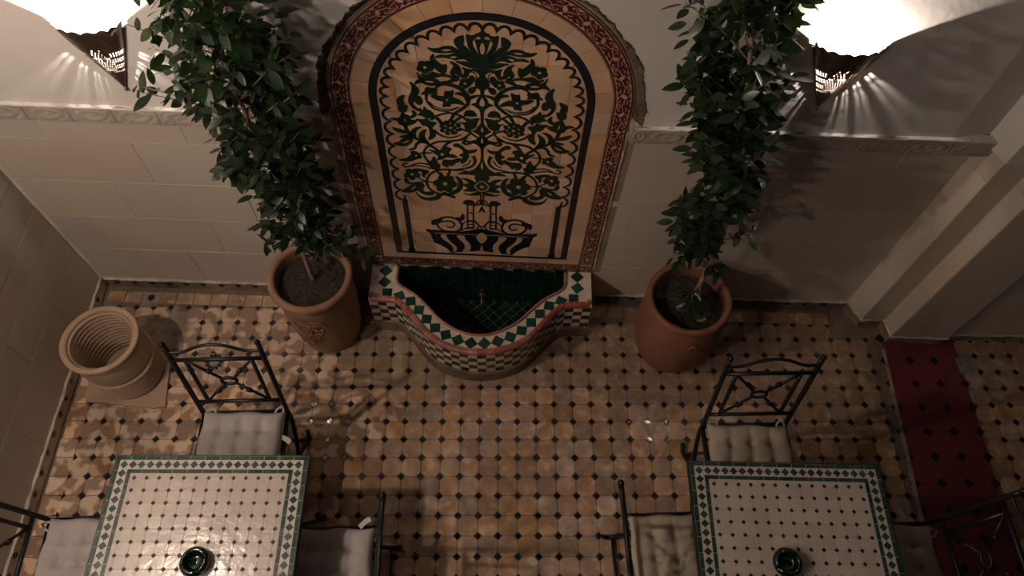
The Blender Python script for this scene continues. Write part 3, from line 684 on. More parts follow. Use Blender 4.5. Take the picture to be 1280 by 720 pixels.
shape('c', [(840, 75), (880, 68), (930, 95), (970, 130), (1030, 140), (1085, 130), (1050, 160), (990, 170), (1000, 200), (960, 260), (920, 275), (915, 240), (940, 210), (900, 190), (940, 165), (930, 130), (880, 102), (845, 97)])
shape('c', [(715, 265), (740, 240), (800, 245), (850, 235), (905, 220), (895, 255), (850, 275), (820, 305), (790, 290), (775, 290), (780, 315), (745, 305), (725, 290)])
stroke('c', [(1040, 195), (1065, 240), (1050, 290), (1000, 320), (920, 335), (790, 348)], 30, 16); stroke('c', [(1012, 240), (985, 285), (930, 305)], 12)
shape('c', [(X, 0), (1100, 10), (1075, 30), (1030, 45), (1060, 65), (1100, 75), (1125, 105), (1130, 180), (1125, 250), (1100, 295), (1075, 325), (1050, 345), (1010, 360), (1050, 385), (1070, 405), (1060, 440), (1085, 458), (1052, 500), (1045, 525), (1085, 568), (1118, 590), (1116, 720), (X, 722)], 'stem_inlay', smooth=False)
cut('c', [(X, 270), (1126, 310), (X, 345)]); stroke('c', [(1150, 468), (1112, 470), (1062, 520), (1110, 566), (1150, 568)], 10, name='cut_out', mt='tancut', lift=.0006); dot('c', (1132, 523), 18)
stroke('c', [(1136, 590), (1136, 660)], 12, name='cut_out', mt='tancut', lift=.0006)
shape('c', [(930, 435), (985, 440), (1030, 460), (1060, 480), (1050, 520), (1075, 562), (1040, 572), (940, 565), (990, 540), (942, 500), (1000, 490), (975, 460)])
shape('c', [(945, 590), (1000, 603), (1060, 588), (1100, 575), (X, 575), (X, 610), (1100, 610), (1040, 614), (980, 608)])
shape('c', [(885, 385), (940, 368), (1000, 368), (1050, 380), (1060, 402), (1000, 392), (930, 390)]); stroke('c', [(860, 350), (950, 355), (1015, 370)], 12)
def urn(pts, **k): shape('d', pts, 'urn_inlay', 'blackmatt', **k)
def ust(pts, w): stroke('d', pts, w, name='urn_inlay', mt='blackmatt')
urn([(455, 88), (490, 66), (540, 70), (562, 95), (540, 110), (495, 108)])
for x in (497, 552): ust([(x, 95), (x, 182)], 14); ust([(x-2, 190), (x-2, 335)], 15)
for y in (185, 257, 292, 322): ust([(492, y), (556, y)], 12)
ust([(625, 70), (592, 78), (575, 108), (555, 118)], 18); ust([(640, 96), (605, 100), (588, 124)], 13)
urn([(605, 178), (X, 158), (X, 188)])
ust([(560, 255), (590, 290), (640, 325)], 18); ust([(600, 345), (640, 372)], 24); ust([(545, 362), (585, 330), (600, 300)], 14); ust([(560, 372), (600, 385)], 16)
ust([(170, 285), (250, 232), (340, 226), (415, 258), (438, 318), (385, 362), (300, 360), (232, 328), (205, 285)], 24)
ust([(235, 270), (320, 262), (372, 290), (345, 322), (298, 310)], 18)
urn([(380, 232), (425, 225), (445, 198), (467, 215), (455, 246), (420, 254)]); urn([(158, 265), (200, 245), (255, 248), (225, 282), (168, 296)])
ust([(430, 352), (480, 330), (555, 330)], 13); ust([(440, 300), (480, 268), (550, 268)], 12)
urn([(105, 333), (150, 344), (250, 352), (340, 357), (440, 362), (X, 368), (X, 574), (335, 556), (300, 518), (240, 484), (178, 460), (155, 405), (143, 372), (112, 356)], smooth=False)
stroke('d', [(190, 372), (340, 378), (440, 383), (640, 392)], 7, name='cut_out', mt='tancut', lift=.0006)
for P in ([(240, 392), (290, 387), (300, 420), (350, 470), (385, 500), (385, 540), (352, 545), (355, 510), (320, 470), (262, 430)], [(392, 398), (460, 398), (470, 430), (515, 480), (515, 530), (490, 550), (442, 547), (465, 510), (455, 470), (412, 430)], [(575, 405), (X, 405), (X, 500), (605, 462), (582, 435)], [(X, 522), (600, 545), (570, 560), (X, 562)]): cut('d', P)

# ------------------------------------------------------------------ fountain basin
FS = 2.188
basin = thing('fountain_basin', 'curved fountain basin with black and cream checker tiles and green lozenge rim', 'fountain', wp(FS, 0, 0), (0, 0, WROT))
half = [(.596, .215), (.52, .217), (.455, .222), (.42, .245), (.38, .287), (.31, .372), (.24, .440), (.13, .493), (0, .513)]
def sym(h): return cr([Vector((-x, y)) for x, y in h]+[Vector((x, y)) for x, y in h[::-1]][1:], 8)
out_c = sym(half); inn_c = sym([(.455, .10), (.435, .13), (.40, .15), (.33, .198), (.26, .27), (.2, .332), (.1, .393), (0, .414)])
ZT = .345
def flipy(P): return [(p[0], -p[1]) for p in P]
outer = [Vector((-.596, .0))]+out_c+[Vector((.596, .0))]; inner = [Vector((-.455, .0))]+inn_c+[Vector((.455, .0))]
# body: outer wall, rim top, inner wall
b = MB()
def wallstrip(P, z0, z1, flip=False):
    n = len(P); v = [(p.x, -p.y, z0) for p in P]+[(p.x, -p.y, z1) for p in P]
    f = [(i, i+1, n+i+1, n+i) for i in range(n-1)]; b.add(v, [q[::-1] for q in f] if flip else f)
wallstrip(outer, .0, ZT-.006)
n = 120; O = resample(outer, 1); 
def samp(P, n):
    L = [0]
    for i in range(len(P)-1): L.append(L[-1]+(P[i+1]-P[i]).length)
    out = []; k = 0
    for i in range(n+1):
        a = L[-1]*i/n
        while k < len(L)-2 and L[k+1] < a: k += 1
        out.append(P[k].lerp(P[k+1], (a-L[k])/max(1e-9, L[k+1]-L[k])))
    return out
So, Si = samp(outer, n), samp(inner, n)
b.add([(p.x, -p.y, ZT-.006) for p in So]+[(p.x, -p.y, ZT-.006) for p in Si], [(i, i+1, n+2+i, n+1+i) for i in range(n)])
obj('basin_body', b.mesh('basin_body'), M['cream'], basin)
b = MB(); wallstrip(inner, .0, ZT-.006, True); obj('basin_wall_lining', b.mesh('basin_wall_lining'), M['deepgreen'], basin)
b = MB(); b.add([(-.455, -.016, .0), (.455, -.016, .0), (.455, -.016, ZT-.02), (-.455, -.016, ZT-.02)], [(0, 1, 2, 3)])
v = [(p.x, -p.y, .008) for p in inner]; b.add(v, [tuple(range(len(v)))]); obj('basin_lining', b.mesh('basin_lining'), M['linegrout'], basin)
# checker facing tiles
runs = [([Vector((-.596, 0)), Vector((-.596, .215))], 4), (samp(out_c, 240), 30), ([Vector((.596, .215)), Vector((.596, 0))], 4)]
rh = .0425
for P, cnt in runs:
    Q = samp(P, cnt)
    for i in range(cnt):
        a, c = Q[i], Q[i+1]; t = c-a; w = t.length; g = math.atan2(-t.y, t.x)
        bb = MB(); hw, hh = w/2-.0012, rh/2-.0012; bb.prism([(-hw, -hh), (hw, -hh), (hw, hh), (-hw, hh)], -.002, .003, .0008); bb.xz(); me = bb.mesh('checker_tile'); me2 = me.copy()
        m = (a+c)/2
        for r in range(5):
            dk = (i+r) % 2; obj('checker_tile', me if dk else me2, M['black'] if dk else M['cream'], basin, (m.x, -m.y, .105+rh*(r+.5)), (0, 0, g))
# plinth
b = MB(); po = [Vector((p.x*1.012, p.y+.012)) for p in samp(out_c, 60)]; po = [Vector((-.603, 0))]+po+[Vector((.603, 0))]
wallstrip(po, -.01, .098); b.add([(p.x, -p.y, .098) for p in po]+[(p.x*.98, -p.y*.96, .103) for p in po], [(i, i+1, len(po)+i+1, len(po)+i) for i in range(len(po)-1)])
obj('plinth', b.mesh('plinth'), M['plinth'], basin)
# red brown edging along the outer lip, thin one along the inner lip
Q = samp([Vector((-.596, .19))]+out_c+[Vector((.596, .19))], 34)
for i in range(34):
    a, c = Q[i], Q[i+1]; t = c-a; g = math.atan2(-t.y, t.x); hw = t.length/2-.001; bb = MB()
    bb.add([(-hw, -.006, -.026), (hw, -.006, -.026), (hw, -.005, -.004), (-hw, -.005, -.004), (hw, .004, .004), (-hw, .004, .004), (hw, .020, .005), (-hw, .020, .005)], [(0, 1, 2, 3), (3, 2, 4, 5), (5, 4, 6, 7), (0, 3, 5, 7), (1, 6, 4, 2)])
    m = (a+c)/2; obj('edging_brick', bb.mesh('edging_brick'), M['brick'], basin, (m.x, -m.y, ZT), (0, 0, g))
Q = samp(inner, 44); bb = MB(); bb.tube([(p.x, -p.y, ZT+.001) for p in Q], .0075, 6); obj('inner_lip', bb.mesh('inner_lip', True), M['brick'], basin)
# rim top: cream infill already there, green lozenges along the middle
mid = [(a+c)/2+(a-c)*-.04 for a, c in zip(So, Si)]
mid = samp([p for p in mid if p.y > .03], 400)
Q = samp(mid, 21)
for i in range(22):
    p = Q[i]; t = (Q[min(i+1, 21)]-Q[max(i-1, 0)]); g = math.atan2(-t.y, t.x); e = .036; bb = MB()
    bb.prism([(0, -e), (e, 0), (0, e), (-e, 0)], -.004, .003, .001); obj('rim_lozenge', bb.mesh('rim_lozenge'), M['green'], basin, (p.x, -p.y, ZT-.005), (0, 0, g))
# lining tiles: upright tiles at the back, a lozenge net on the floor
bb = MB(); bb.prism([(-.0268, -.0218), (.0268, -.0218), (.0268, .0218), (-.0268, .0218)], -.004, .0015, .0008); bb.xz(); lt = bb.mesh('lining_tile')
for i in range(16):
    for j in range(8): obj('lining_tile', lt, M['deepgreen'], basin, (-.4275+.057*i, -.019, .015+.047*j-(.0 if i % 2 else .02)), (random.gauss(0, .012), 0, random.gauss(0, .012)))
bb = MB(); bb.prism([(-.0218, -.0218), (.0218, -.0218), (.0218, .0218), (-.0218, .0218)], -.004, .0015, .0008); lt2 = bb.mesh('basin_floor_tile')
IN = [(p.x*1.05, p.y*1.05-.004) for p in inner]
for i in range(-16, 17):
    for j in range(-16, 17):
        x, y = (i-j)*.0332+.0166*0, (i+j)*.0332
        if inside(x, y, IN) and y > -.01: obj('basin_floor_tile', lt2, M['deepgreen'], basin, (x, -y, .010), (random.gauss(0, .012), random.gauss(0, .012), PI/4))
bb = MB(); bb.tube(cr([Vector(p) for p in ((0, 0, .165), (0, -.05, .168), (0, -.085, .16), (0, -.10, .13))], 5), [.008]*10+[.0075]*6, 10); bb.lathe([(.002, -.012), (.018, -.01), (.016, .0)], 14); 
tap = obj('water_spout', bb.mesh('water_spout', True), M['brass'], basin, (.0, -.020, -.02))
bb = MB(); bb.tube([(-.022, -.05, .19), (.022, -.05, .19)], .005, 8); bb.tube([(0, -.05, .165), (0, -.05, .19)], .005, 8); obj('tap_handle', bb.mesh('tap_handle', True), M['brass'], tap)

# ------------------------------------------------------------------ sconces
def sconce(name, label, loc, rotz):
    t = thing(name, label, 'wall lamp', loc, (0, 0, rotz), 'pierced metal cone sconces')
    H, RR, na, nh = .30, .118, 44, 26
    def P(a, h): 
        r = RR*h/H*(1+.06*math.sin(PI*h/H)); return Vector((r*math.cos(a), -.004-r*math.sin(a)*.52, h))
    b = MB()
    for i in range(na):
        for j in range(nh):
            a0, a1, h0, h1 = PI*i/na, PI*(i+1)/na, .012+(H-.012)*j/nh, .012+(H-.012)*(j+1)/nh
            u, w = (i+.5)/na, (j+.5)/nh
            star = False
            dx, dy = (u-.5)*w*3.0, w-.54
            if math.hypot(dx, dy*1.1) < .25*(1.0+.18*math.cos(6*math.atan2(dy, dx))): star = (i+j) % 2 == 0 or (j % 3 == 0 and i % 2 == 0)
            side = min(u, 1-u)
            slit = .04 < side < .33 and .30 < w < .72 and i % 2 == 0 and j % 3 != 0
            if star or slit:
                ring_ = [(a0, h0), ((a0+a1)/2, h0), (a1, h0), (a1, (h0+h1)/2), (a1, h1), ((a0+a1)/2, h1), (a0, h1), (a0, (h0+h1)/2)]
                am, hm = (a0+a1)/2, (h0+h1)/2
                inn = [(am+(x-am)*(.56 if k % 2 else .44)*(.95 if slit and not star else 1), hm+(y-hm)*(.56 if k % 2 else .44)*(1.35 if slit and not star else 1)) for k, (x, y) in enumerate(ring_)]
                v = [P(*q) for q in ring_]+[P(*q) for q in inn]; b.add(v, [(k, (k+1) % 8, 8+(k+1) % 8, 8+k) for k in range(8)])
            else: b.add([P(a0, h0), P(a1, h0), P(a1, h1), P(a0, h1)], [(0, 1, 2, 3)])
    obj('shade', b.mesh('shade'), M['shell'], t)
    b = MB(); v = []; f = []; n = na                                                    # scalloped collar
    for i in range(n+1):
        a = PI*i/n; p = P(a, H); k = 1+.05; q = Vector((p.x*k, p.y*k, H+.018+.010*abs(math.sin(a*8)))); v += [p, q]
    f = [(2*i, 2*i+2, 2*i+3, 2*i+1) for i in range(n)]; b.add(v, f); obj('scalloped_collar', b.mesh('scalloped_collar'), M['shell'], t)
    b = MB(); b.fill([(0, -.004), (RR*1.08, H), (RR*.94, H)], 0, .006); b.fill([(0, -.004), (-RR*.94, H), (-RR*1.08, H)], 0, .006); b.xz(); obj('back_frame', b.mesh('back_frame'), M['shell'], t)
    b = MB(); b.lathe([(.001, .012), (.006, .008), (.0075, .0), (.005, -.008), (.001, -.012)], 10, 0, -.006); obj('finial', b.mesh('finial', True), M['brass'], t)
    b = MB(); b.lathe([(.008, H*.55), (.010, H*.70), (.007, H*.74)], 12, 0, -.030); obj('lamp_holder', b.mesh('lamp_holder', True), M['metal'], t)
    b = MB(); z0 = H*.86; b.lathe([(.0003, z0-.006), (.003, z0-.0047), (.005, z0-.0012), (.005, z0+.0012), (.003, z0+.0047), (.0003, z0+.006)], 14, 0, -.030)
    obj('bulb', b.mesh('bulb', True), M['bulb'], t)
    return t
sconce('wall_sconce', 'pierced metal cone sconce on the plaster beside the bushy tree', wp(.837, PD, 1.655), WROT)
sconce('wall_sconce', 'pierced metal cone sconce on the plaster between the upright tree and the stepped pier', wp(3.512, PD, 1.665), WROT)

# small caged bulb lantern higher up on the left wall
def lantern(loc):
    t = thing('wall_lantern', 'small bare bulb in an open iron cage high on the left wall', 'wall lamp', loc, (0, 0, 0))
    b = MB(); r = .036; b.lathe([(.0005, -r)]+[(r*math.cos(g), r*math.sin(g)) for g in [(-PI/2+PI*i/8) for i in range(1, 8)]]+[(.0005, r)], 16); obj('bulb', b.mesh('bulb', True), M['globe'], t, (.26, 0, 0))
    b = MB(); b.tube(cr([Vector(p) for p in ((0, 0, .05), (.08, 0, .12), (.22, 0, .12), (.26, 0, .07))], 6), .007, 8); b.box(-.008, .004, -.035, .035, -.02, .12); obj('bracket', b.mesh('bracket'), M['iron'], t)
    b = MB(); b.lathe([(.010, .034), (.014, .042), (.012, .072)], 14); obj('lamp_holder', b.mesh('lamp_holder', True), M['brass'], t, (.26, 0, 0))
    b = MB()
    for k in range(4):
        g = PI/4+k*PI/2; b.tube(cr([Vector((.012*math.cos(g), .012*math.sin(g), .055)), Vector((.06*math.cos(g), .06*math.sin(g), .03)), Vector((.06*math.cos(g), .06*math.sin(g), -.04))], 4), .0015, 5)
    b.tube([(.06*math.cos(2*PI*k/24), .06*math.sin(2*PI*k/24), -.04) for k in range(25)], .0015, 5); obj('cage', b.mesh('cage'), M['iron'], t, (.26, 0, 0))
lantern((LX+.012, -.60, 3.0))
def pendant(loc):                                               # the gallery the picture is taken from carries a plain hanging globe
    t = thing('pendant_lamp', 'frosted glass globe on a cord hanging from the gallery opposite the fountain', 'hanging lamp', loc)
    b = MB(); r = .09; b.lathe([(.0005, -r)]+[(r*math.cos(g), r*math.sin(g)) for g in [(-PI/2+PI*i/12) for i in range(1, 12)]]+[(.0005, r)], 24); obj('glass_globe', b.mesh('glass_globe', True), M['pendant'], t)
    b = MB(); b.lathe([(.035, .084), (.04, .10), (.014, .12), (.004, .125)], 18); obj('lamp_holder', b.mesh('lamp_holder', True), M['brass'], t)
    b = MB(); b.tube([(0, 0, .07), (0, 0, 1.0)], .004, 6); obj('cord', b.mesh('cord'), M['iron'], t)
    b = MB(); b.lathe([(.001, 1.0), (.05, 1.0), (.045, .97), (.006, .95)], 18); obj('ceiling_rose', b.mesh('ceiling_rose', True), M['iron'], t)
pendant((-1.9, -1.95, 2.85))
b = MB(); b.box(-2.6, 3.6, -2.75, -1.75, 3.85, 4.0)
tag(obj('ceiling', b.mesh('ceiling'), M['plaster']), 'underside of the gallery opposite the fountain', kind='structure')

# ------------------------------------------------------------------ tables
TS, TH = .79, .75
def make_table(loc, rot, label):
    t = thing('mosaic_table', label, 'table', loc, (0, 0, rot))
    h = TS/2
    b = MB(); b.box(-h, h, -h, h, TH-.035, TH-.0009); obj('tabletop', b.mesh('tabletop'), M['tgrout'], t)
    b = MB()
    for x0, x1, y0, y1 in ((-h-.004, h+.004, -h-.004, -h), (-h-.004, h+.004, h, h+.004), (-h-.004, -h, -h, h), (h, h+.004, -h, h)): b.box(x0, x1, y0, y1, TH-.036, TH-.001)
    obj('metal_edge', b.mesh('metal_edge'), M['iron'], t)
    b = MB(); a_ = h-.018; c_ = a_-.038; 
    for q in ((-a_, a_, c_, a_), (-a_, a_, -a_, -c_), (-a_, -c_, -c_, c_), (c_, a_, -c_, c_)): b.box(q[0], q[1], q[2], q[3], TH-.01, TH-.0006)
    obj('border_band', b.mesh('border_band'), M['white'], t)
    def strip(r0, r1, cnt):                                                            # green strips of small bricks, r0..r1 from the centre
        m = (r0+r1)/2; w = (r1-r0)/2-.0006; L = 2*r1/cnt; b = MB(); b.prism([(-L/2+.0007, -w), (L/2-.0007, -w), (L/2-.0007, w), (-L/2+.0007, w)], -.006, 0, .0006); me = b.mesh('strip_tile')
        for k in range(cnt):
            u = -r1+L*(k+.5)
            for x, y, g in ((u, m, 0), (u, -m, 0), (m, u, PI/2), (-m, u, PI/2)):
                if g and (k == 0 or k == cnt-1): u2 = u*(1-.3*(r1-r0)/abs(u)) 
                obj('strip_tile', me, M['greent'], t, (x, y, TH-.0002), (0, 0, g))
    strip(h-.018, h, 13); strip(c_-.017, c_, 11)
    nl = 20; st = 2*(h-.018-.019)/nl; e = .0172; b = MB(); b.prism([(0, -e), (e, 0), (0, e), (-e, 0)], -.006, 0, .0006); me = b.mesh('border_lozenge'); m = a_-.019
    for k in range(nl):
        u = -m+st*k
        for x, y in ((u, m), (m, -u), (-u, -m), (-m, u)): obj('border_lozenge', me, M['greent'], t, (x, y, TH-.0004), (0, 0, 0))
    f_ = c_-.017; np_ = 12; p = (2*f_-.038)/np_; cut_ = .0092
    b = MB(); q = p/2-.0006; b.prism(octpoly(q, q, cut_), -.006, 0, .0004); me = b.mesh('octagon_tile')
    for i in range(np_):
        for j in range(np_):
            x, y = (i-(np_-1)/2)*p, (j-(np_-1)/2)*p; obj('octagon_tile', me, M['white'], t, (x, y, TH+random.gauss(0, .0001)), (random.gauss(0, .006), random.gauss(0, .006), random.gauss(0, .006)))
    b = MB(); g = np_*p/2
    for k in range(np_):
        x = (k-(np_-1)/2)*p
        for s_ in (-1, 1):
            for poly in ([(x-q, s_*g), (x+q, s_*g), (x+q, s_*f_), (x-q, s_*f_)], [(s_*g, x-q), (s_*g, x+q), (s_*f_, x+q), (s_*f_, x-q)]):
                if sum(poly[i-1][0]*poly[i][1]-poly[i][0]*poly[i-1][1] for i in range(4)) < 0: poly = poly[::-1]
                b.prism(poly, TH-.006, TH-.0003)
    for sx in (-1, 1):
        for sy in (-1, 1): b.box(min(sx*g, sx*f_), max(sx*g, sx*f_), min(sy*g, sy*f_), max(sy*g, sy*f_), TH-.006, TH-.0003)
    tag(obj('margin_tiles', b.mesh('margin_tiles'), M['white'], t), None, kind='stuff')
    b = MB(); e = .0094
    for i in range(np_+1):
        for j in range(np_+1):
            x, y = (i-np_/2)*p, (j-np_/2)*p; b.prism([(x, y-e), (x+e, y), (x, y+e), (x-e, y)], TH-.006, TH+.0002, .0004)
    tag(obj('lozenges', b.mesh('lozenges'), M['tdark'], t), None, kind='stuff')
    for sx in (-1, 1):
        for sy in (-1, 1):
            b = MB(); b.tube(cr([Vector(p_) for p_ in ((sx*.33, sy*.33, TH-.036), (sx*.30, sy*.30, .5), (sx*.22, sy*.22, .28), (sx*.27, sy*.27, .08), (sx*.31, sy*.31, .012))], 6), .011, 8)
            b.prism([(sx*.31+.018*math.cos(2*PI*i/10), sy*.31+.018*math.sin(2*PI*i/10)) for i in range(10)], 0, .012); obj('leg', b.mesh('leg', True), M['iron'], t)
    b = MB(); b.tube([(.22*math.cos(2*PI*i/24), .22*math.sin(2*PI*i/24), .30) for i in range(25)], .008, 6)
    for sx, sy in ((1, 1), (1, -1)): b.tube([(-.225*sx, -.225*sy, .29), (.225*sx, .225*sy, .29)], .007, 6)
    obj('stretcher_ring', b.mesh('stretcher_ring'), M['iron'], t)
    return t
TL = Vector((-1.182, -.815, 0)); TRt = Vector((1.187, -.845, 0))
make_table(TL, -.002, 'square table with glossy pale mosaic top, ashtray on it, near the ribbed empty pot')
make_table(TRt, -.022, 'square table with dull pale mosaic top, ashtray on it, near the red floor strip')

def ashtray(loc, label):
    t = thing('ashtray', label, 'ashtray', loc, (0, 0, .5))
    b = MB(); nseg = 48
    prof = [(.030, .0), (.046, .004), (.056, .018), (.058, .028), (.053, .040), (.046, .046), (.041, .047), (.036, .043), (.034, .030), (.031, .016), (.022, .010), (.001, .009)]
    v = []; f = []
    for r, z in prof:
        for k in range(nseg):
            g = 2*PI*k/nseg; dz = 0
            if z > .037:
                for c in (0, PI/2, PI, 3*PI/2):
                    d = abs((g-c+PI) % (2*PI)-PI)
                    if d < .16: dz = -.010*(1-d/.16)**.5
            v.append((r*math.cos(g), r*math.sin(g), z+dz))
    f = [(i*nseg+k, i*nseg+(k+1) % nseg, (i+1)*nseg+(k+1) % nseg, (i+1)*nseg+k) for i in range(len(prof)-1) for k in range(nseg)]
    b.add(v, f); obj('bowl', b.mesh('bowl', True), M['ash'], t)
    return t
p = fl(243, 702, TH+.03); ashtray((p.x, p.y, TH), 'dark green glazed round ashtray on the glossy table near the ribbed pot')
p = fl(985, 703, TH+.03); ashtray((p.x, p.y, TH), 'dark green glazed round ashtray on the dull table near the red floor strip')

# ------------------------------------------------------------------ chairs and cushions
def chair_meshes():
    D = {}
    def tb(name, curves):
        b = MB()
        for pts, r, k in curves: b.tube(cr([Vector(p) for p in pts], k) if k > 1 else pts, r*1.22, 8)
        return b.mesh(name, True)
    def by(z): return .20+(z-.46)*.18                            # the back leans away
    L = []
    for sx in (-1, 1):
        x = sx*.195
        m = tb('back_post', [([(x, by(.98), .98), (x, by(.72), .72), (x, .20, .46), (x, .185, .36), (x, .10, .20), (x, -.06, .07), (x, -.17, .010)], .0095, 5)])
        L.append(('back_post', m))
        b = MB(); b.lathe([(.001, .978), (.011, .984), (.0135, .994), (.010, 1.004), (.001, 1.008)], 10, x, by(.985)); L.append(('finial', b.mesh('finial', True)))
        L.append(('front_leg', tb('front_leg', [([(x*.94, -.185, .43), (x*.94, -.05, .27), (x*.96, .12, .09), (x*.98, .20, .012), (x*.98, .235, .016), (x*.98, .245, .034)], .009, 5)])))
        L.append(('back_bar', tb('back_bar', [([(sx*.14, by(.55), .55), (sx*.14, by(.88), .88)], .0075, 1)])))
    L.append(('top_rail', tb('top_rail', [([(-.195, by(.88), .88), (.195, by(.88), .88)], .008, 1)])))
    L.append(('lower_rail', tb('lower_rail', [([(-.195, by(.55), .55), (.195, by(.55), .55)], .008, 1)])))
    L.append(('crest', tb('crest', [([(-.195, by(.935), .935), (-.13, by(.937), .937), (-.06, by(.97), .972), (0, by(.98), .984), (.06, by(.97), .972), (.13, by(.937), .937), (.195, by(.935), .935)], .006, 5)])))
    zc = .715
    br = []
    for sx in (-1, 1):
        for z in (.555, .875):
            d = Vector((sx*.14, 0, z-zc)); e = Vector((sx*.030, 0, (z-zc)*.15)); br.append(([(d.x, by(z), z), (e.x, by(zc+e.z), zc+e.z)], .0055, 1))
            for k in (.48,): q = (d.x*k, by(zc+d.z*k), zc+d.z*k); br.append(([Vector(q)-Vector((d.x*.05, 0, d.z*.05)), Vector(q)+Vector((d.x*.05, 0, d.z*.05))], .0095, 1))
    L.append(('cross_brace', tb('cross_brace', br)))
    L.append(('ring', tb('ring', [([(.034*math.cos(2*PI*i/20), by(zc+.024*math.sin(2*PI*i/20)), zc+.024*math.sin(2*PI*i/20)) for i in range(21)], .006, 1)])))
    h = .195
    L.append(('seat_frame', tb('seat_frame', [([(-h, -.2, .44), (h, -.2, .44)], .010, 1), ([(-h, .2, .44), (h, .2, .44)], .010, 1), ([(-h, -.2, .44), (-h, .2, .44)], .010, 1), ([(h, -.2, .44), (h, .2, .44)], .010, 1)])))
    for k in range(5): x = -.13+.065*k; L.append(('seat_slat', tb('seat_slat', [([(x, -.2, .442), (x, .2, .442)], .006, 1)])))
    L.append(('rear_stretcher', tb('rear_stretcher', [([(-.19, .20, .016), (.19, .20, .016)], .006, 1)])))
    L.append(('front_stretcher', tb('front_stretcher', [([(-.195, -.15, .02), (.195, -.15, .02)], .006, 1)])))
    return L
CH = chair_meshes()
def cushion_mesh():
    n = 30; h = .188; v = []; f = []; T_ = [(-.5, -.5), (0, -.5), (.5, -.5), (-.5, 0), (0, 0), (.5, 0), (-.5, .5), (0, .5), (.5, .5)]
    rnd = random.Random(3); T_ = [(x+rnd.uniform(-.03, .03), y+rnd.uniform(-.03, .03)) for x, y in T_]
    for side in (1, -1):
        for j in range(n+1):
            for i in range(n+1):
                x, y = i/n*2-1, j/n*2-1
                e = (1-abs(x)**6)*(1-abs(y)**6); z = .044*max(0, e)**.40
                dz = 0
                for tx, ty in T_: d = math.hypot(x-tx, y-ty); dz += .030*math.exp(-(d/.065)**2)+.014*math.exp(-(d/.2)**2)
                g = min(abs(x-t) for t in (-.5, 0, .5)); g2 = min(abs(y-t) for t in (-.5, 0, .5)); dz += .010*math.exp(-(g/.05)**2)+.010*math.exp(-(g2/.05)**2)
                z = max(.002, z-dz*max(0, e)**.5) if side > 0 else -z*.5
                k = 1-.03*(1-abs(y))*(abs(x) > .9)
                wob = .012*math.sin(x*5+y*3)*.3
                v.append((x*h*(1+.02*math.sin(y*7)), y*h*(1+.02*math.sin(x*6+1)), z+wob*.3))
    m = (n+1)**2
    for j in range(n):
        for i in range(n): a = j*(n+1)+i; f.append((a, a+1, a+n+2, a+n+1)); f.append((m+a, m+a+n+1, m+a+n+2, m+a+1))
    ed = [i for i in range(n+1)]+[j*(n+1)+n for j in range(1, n+1)]+[n*(n+1)+i for i in range(n-1, -1, -1)]+[j*(n+1) for j in range(n-1, 0, -1)]
    for a, c in zip(ed, ed[1:]+ed[:1]): f.append((a, m+a, m+c, c))
    return mk('cushion_pad', v, f, True)
pad_g = cushion_mesh(); pad_b = pad_g.copy()
b = MB()
for tx in (-.5, 0, .5):
    for ty in (-.5, 0, .5): b.lathe([(.0005, .0065), (.004, .005), (.005, .0)], 8, tx*.188, ty*.188)
tuft_me = b.mesh('tuft_buttons')
def tie_mesh(sx):
    b = MB(); x = sx*.165
    b.ribbon([(x, .17), (x+sx*.012, .20), (x+sx*.002, .222), (x-sx*.02, .205), (x-sx*.03, .18)], .010, -.004, .0); return b.mesh('tie')
tie_l, tie_r = tie_mesh(-1), tie_mesh(1)
b = MB(); b.ribbon([(-.012, .0), (-.010, .03), (.0, .055)], .022, .0, .001); tag_me = b.mesh('care_tag')
def chair(loc, rot, clabel, plabel, pm, crot=0, coff=(0, 0), tagpos=None):
    t = thing('iron_chair', clabel, 'chair', loc, (0, 0, rot), 'black iron chairs around the tables')
    for nm, me in CH: obj(nm, me, M['iron'], t)
    c = thing('seat_cushion', plabel, 'cushion', Vector(loc)+Matrix.Rotation(rot, 3, 'Z') @ Vector((coff[0], coff[1], .470)), (0, 0, rot+crot), 'tufted seat cushions')
    cm = M['cushg'] if pm == 'g' else M['cushb']
    obj('pad', pad_g if pm == 'g' else pad_b, cm, c); tb_ = tuft_me if pm == 'g' else tuft_b; obj('tuft_buttons', tb_, cm, c)
    obj('tie', tie_l if pm == 'g' else tie_lb, cm, c); obj('tie', tie_r if pm == 'g' else tie_rb, cm, c)
    if tagpos: obj('care_tag', tag_me, M['tagw'], c, tagpos[:3], (0, 0, tagpos[3]))
tuft_b, tie_lb, tie_rb = tuft_me.copy(), tie_l.copy(), tie_r.copy()
chair((-1.185, -.315, 0), .03, 'black iron chair between the glossy table and the fountain wall', 'grey tufted cushion on the chair between the glossy table and the fountain wall', 'g', -.03, (0, 0), (.18, .06, .0, -1.9))
chair((1.163, -.375, 0), .02, 'black iron chair between the dull table and the upright tree', 'beige tufted cushion on the chair between the dull table and the upright tree', 'b', -.04, (0, .0), (.17, .06, 0, -1.7))
chair((-.715, -.845, 0), -PI/2+.02, 'black iron chair on the open floor side of the glossy table', 'grey tufted cushion on the open floor side of the glossy table', 'g', 0, (0, 0), (-.185, .13, .0, .9))
chair((.768, -.785, 0), PI/2+.03, 'black iron chair on the open floor side of the dull table', 'beige tufted cushion on the open floor side of the dull table', 'b', 0, (0, 0))
chair((-1.745, -.80, 0), PI/2+.04, 'black iron chair between the left wall and the glossy table', 'grey tufted cushion on the chair by the left wall', 'g', -.03, (0, 0))
chair((1.70, -.83, 0), -PI/2+.02, 'black iron chair standing over the edge of the red floor strip', 'beige tufted cushion on the chair beside the red floor strip', 'b', -.03, (0, 0))

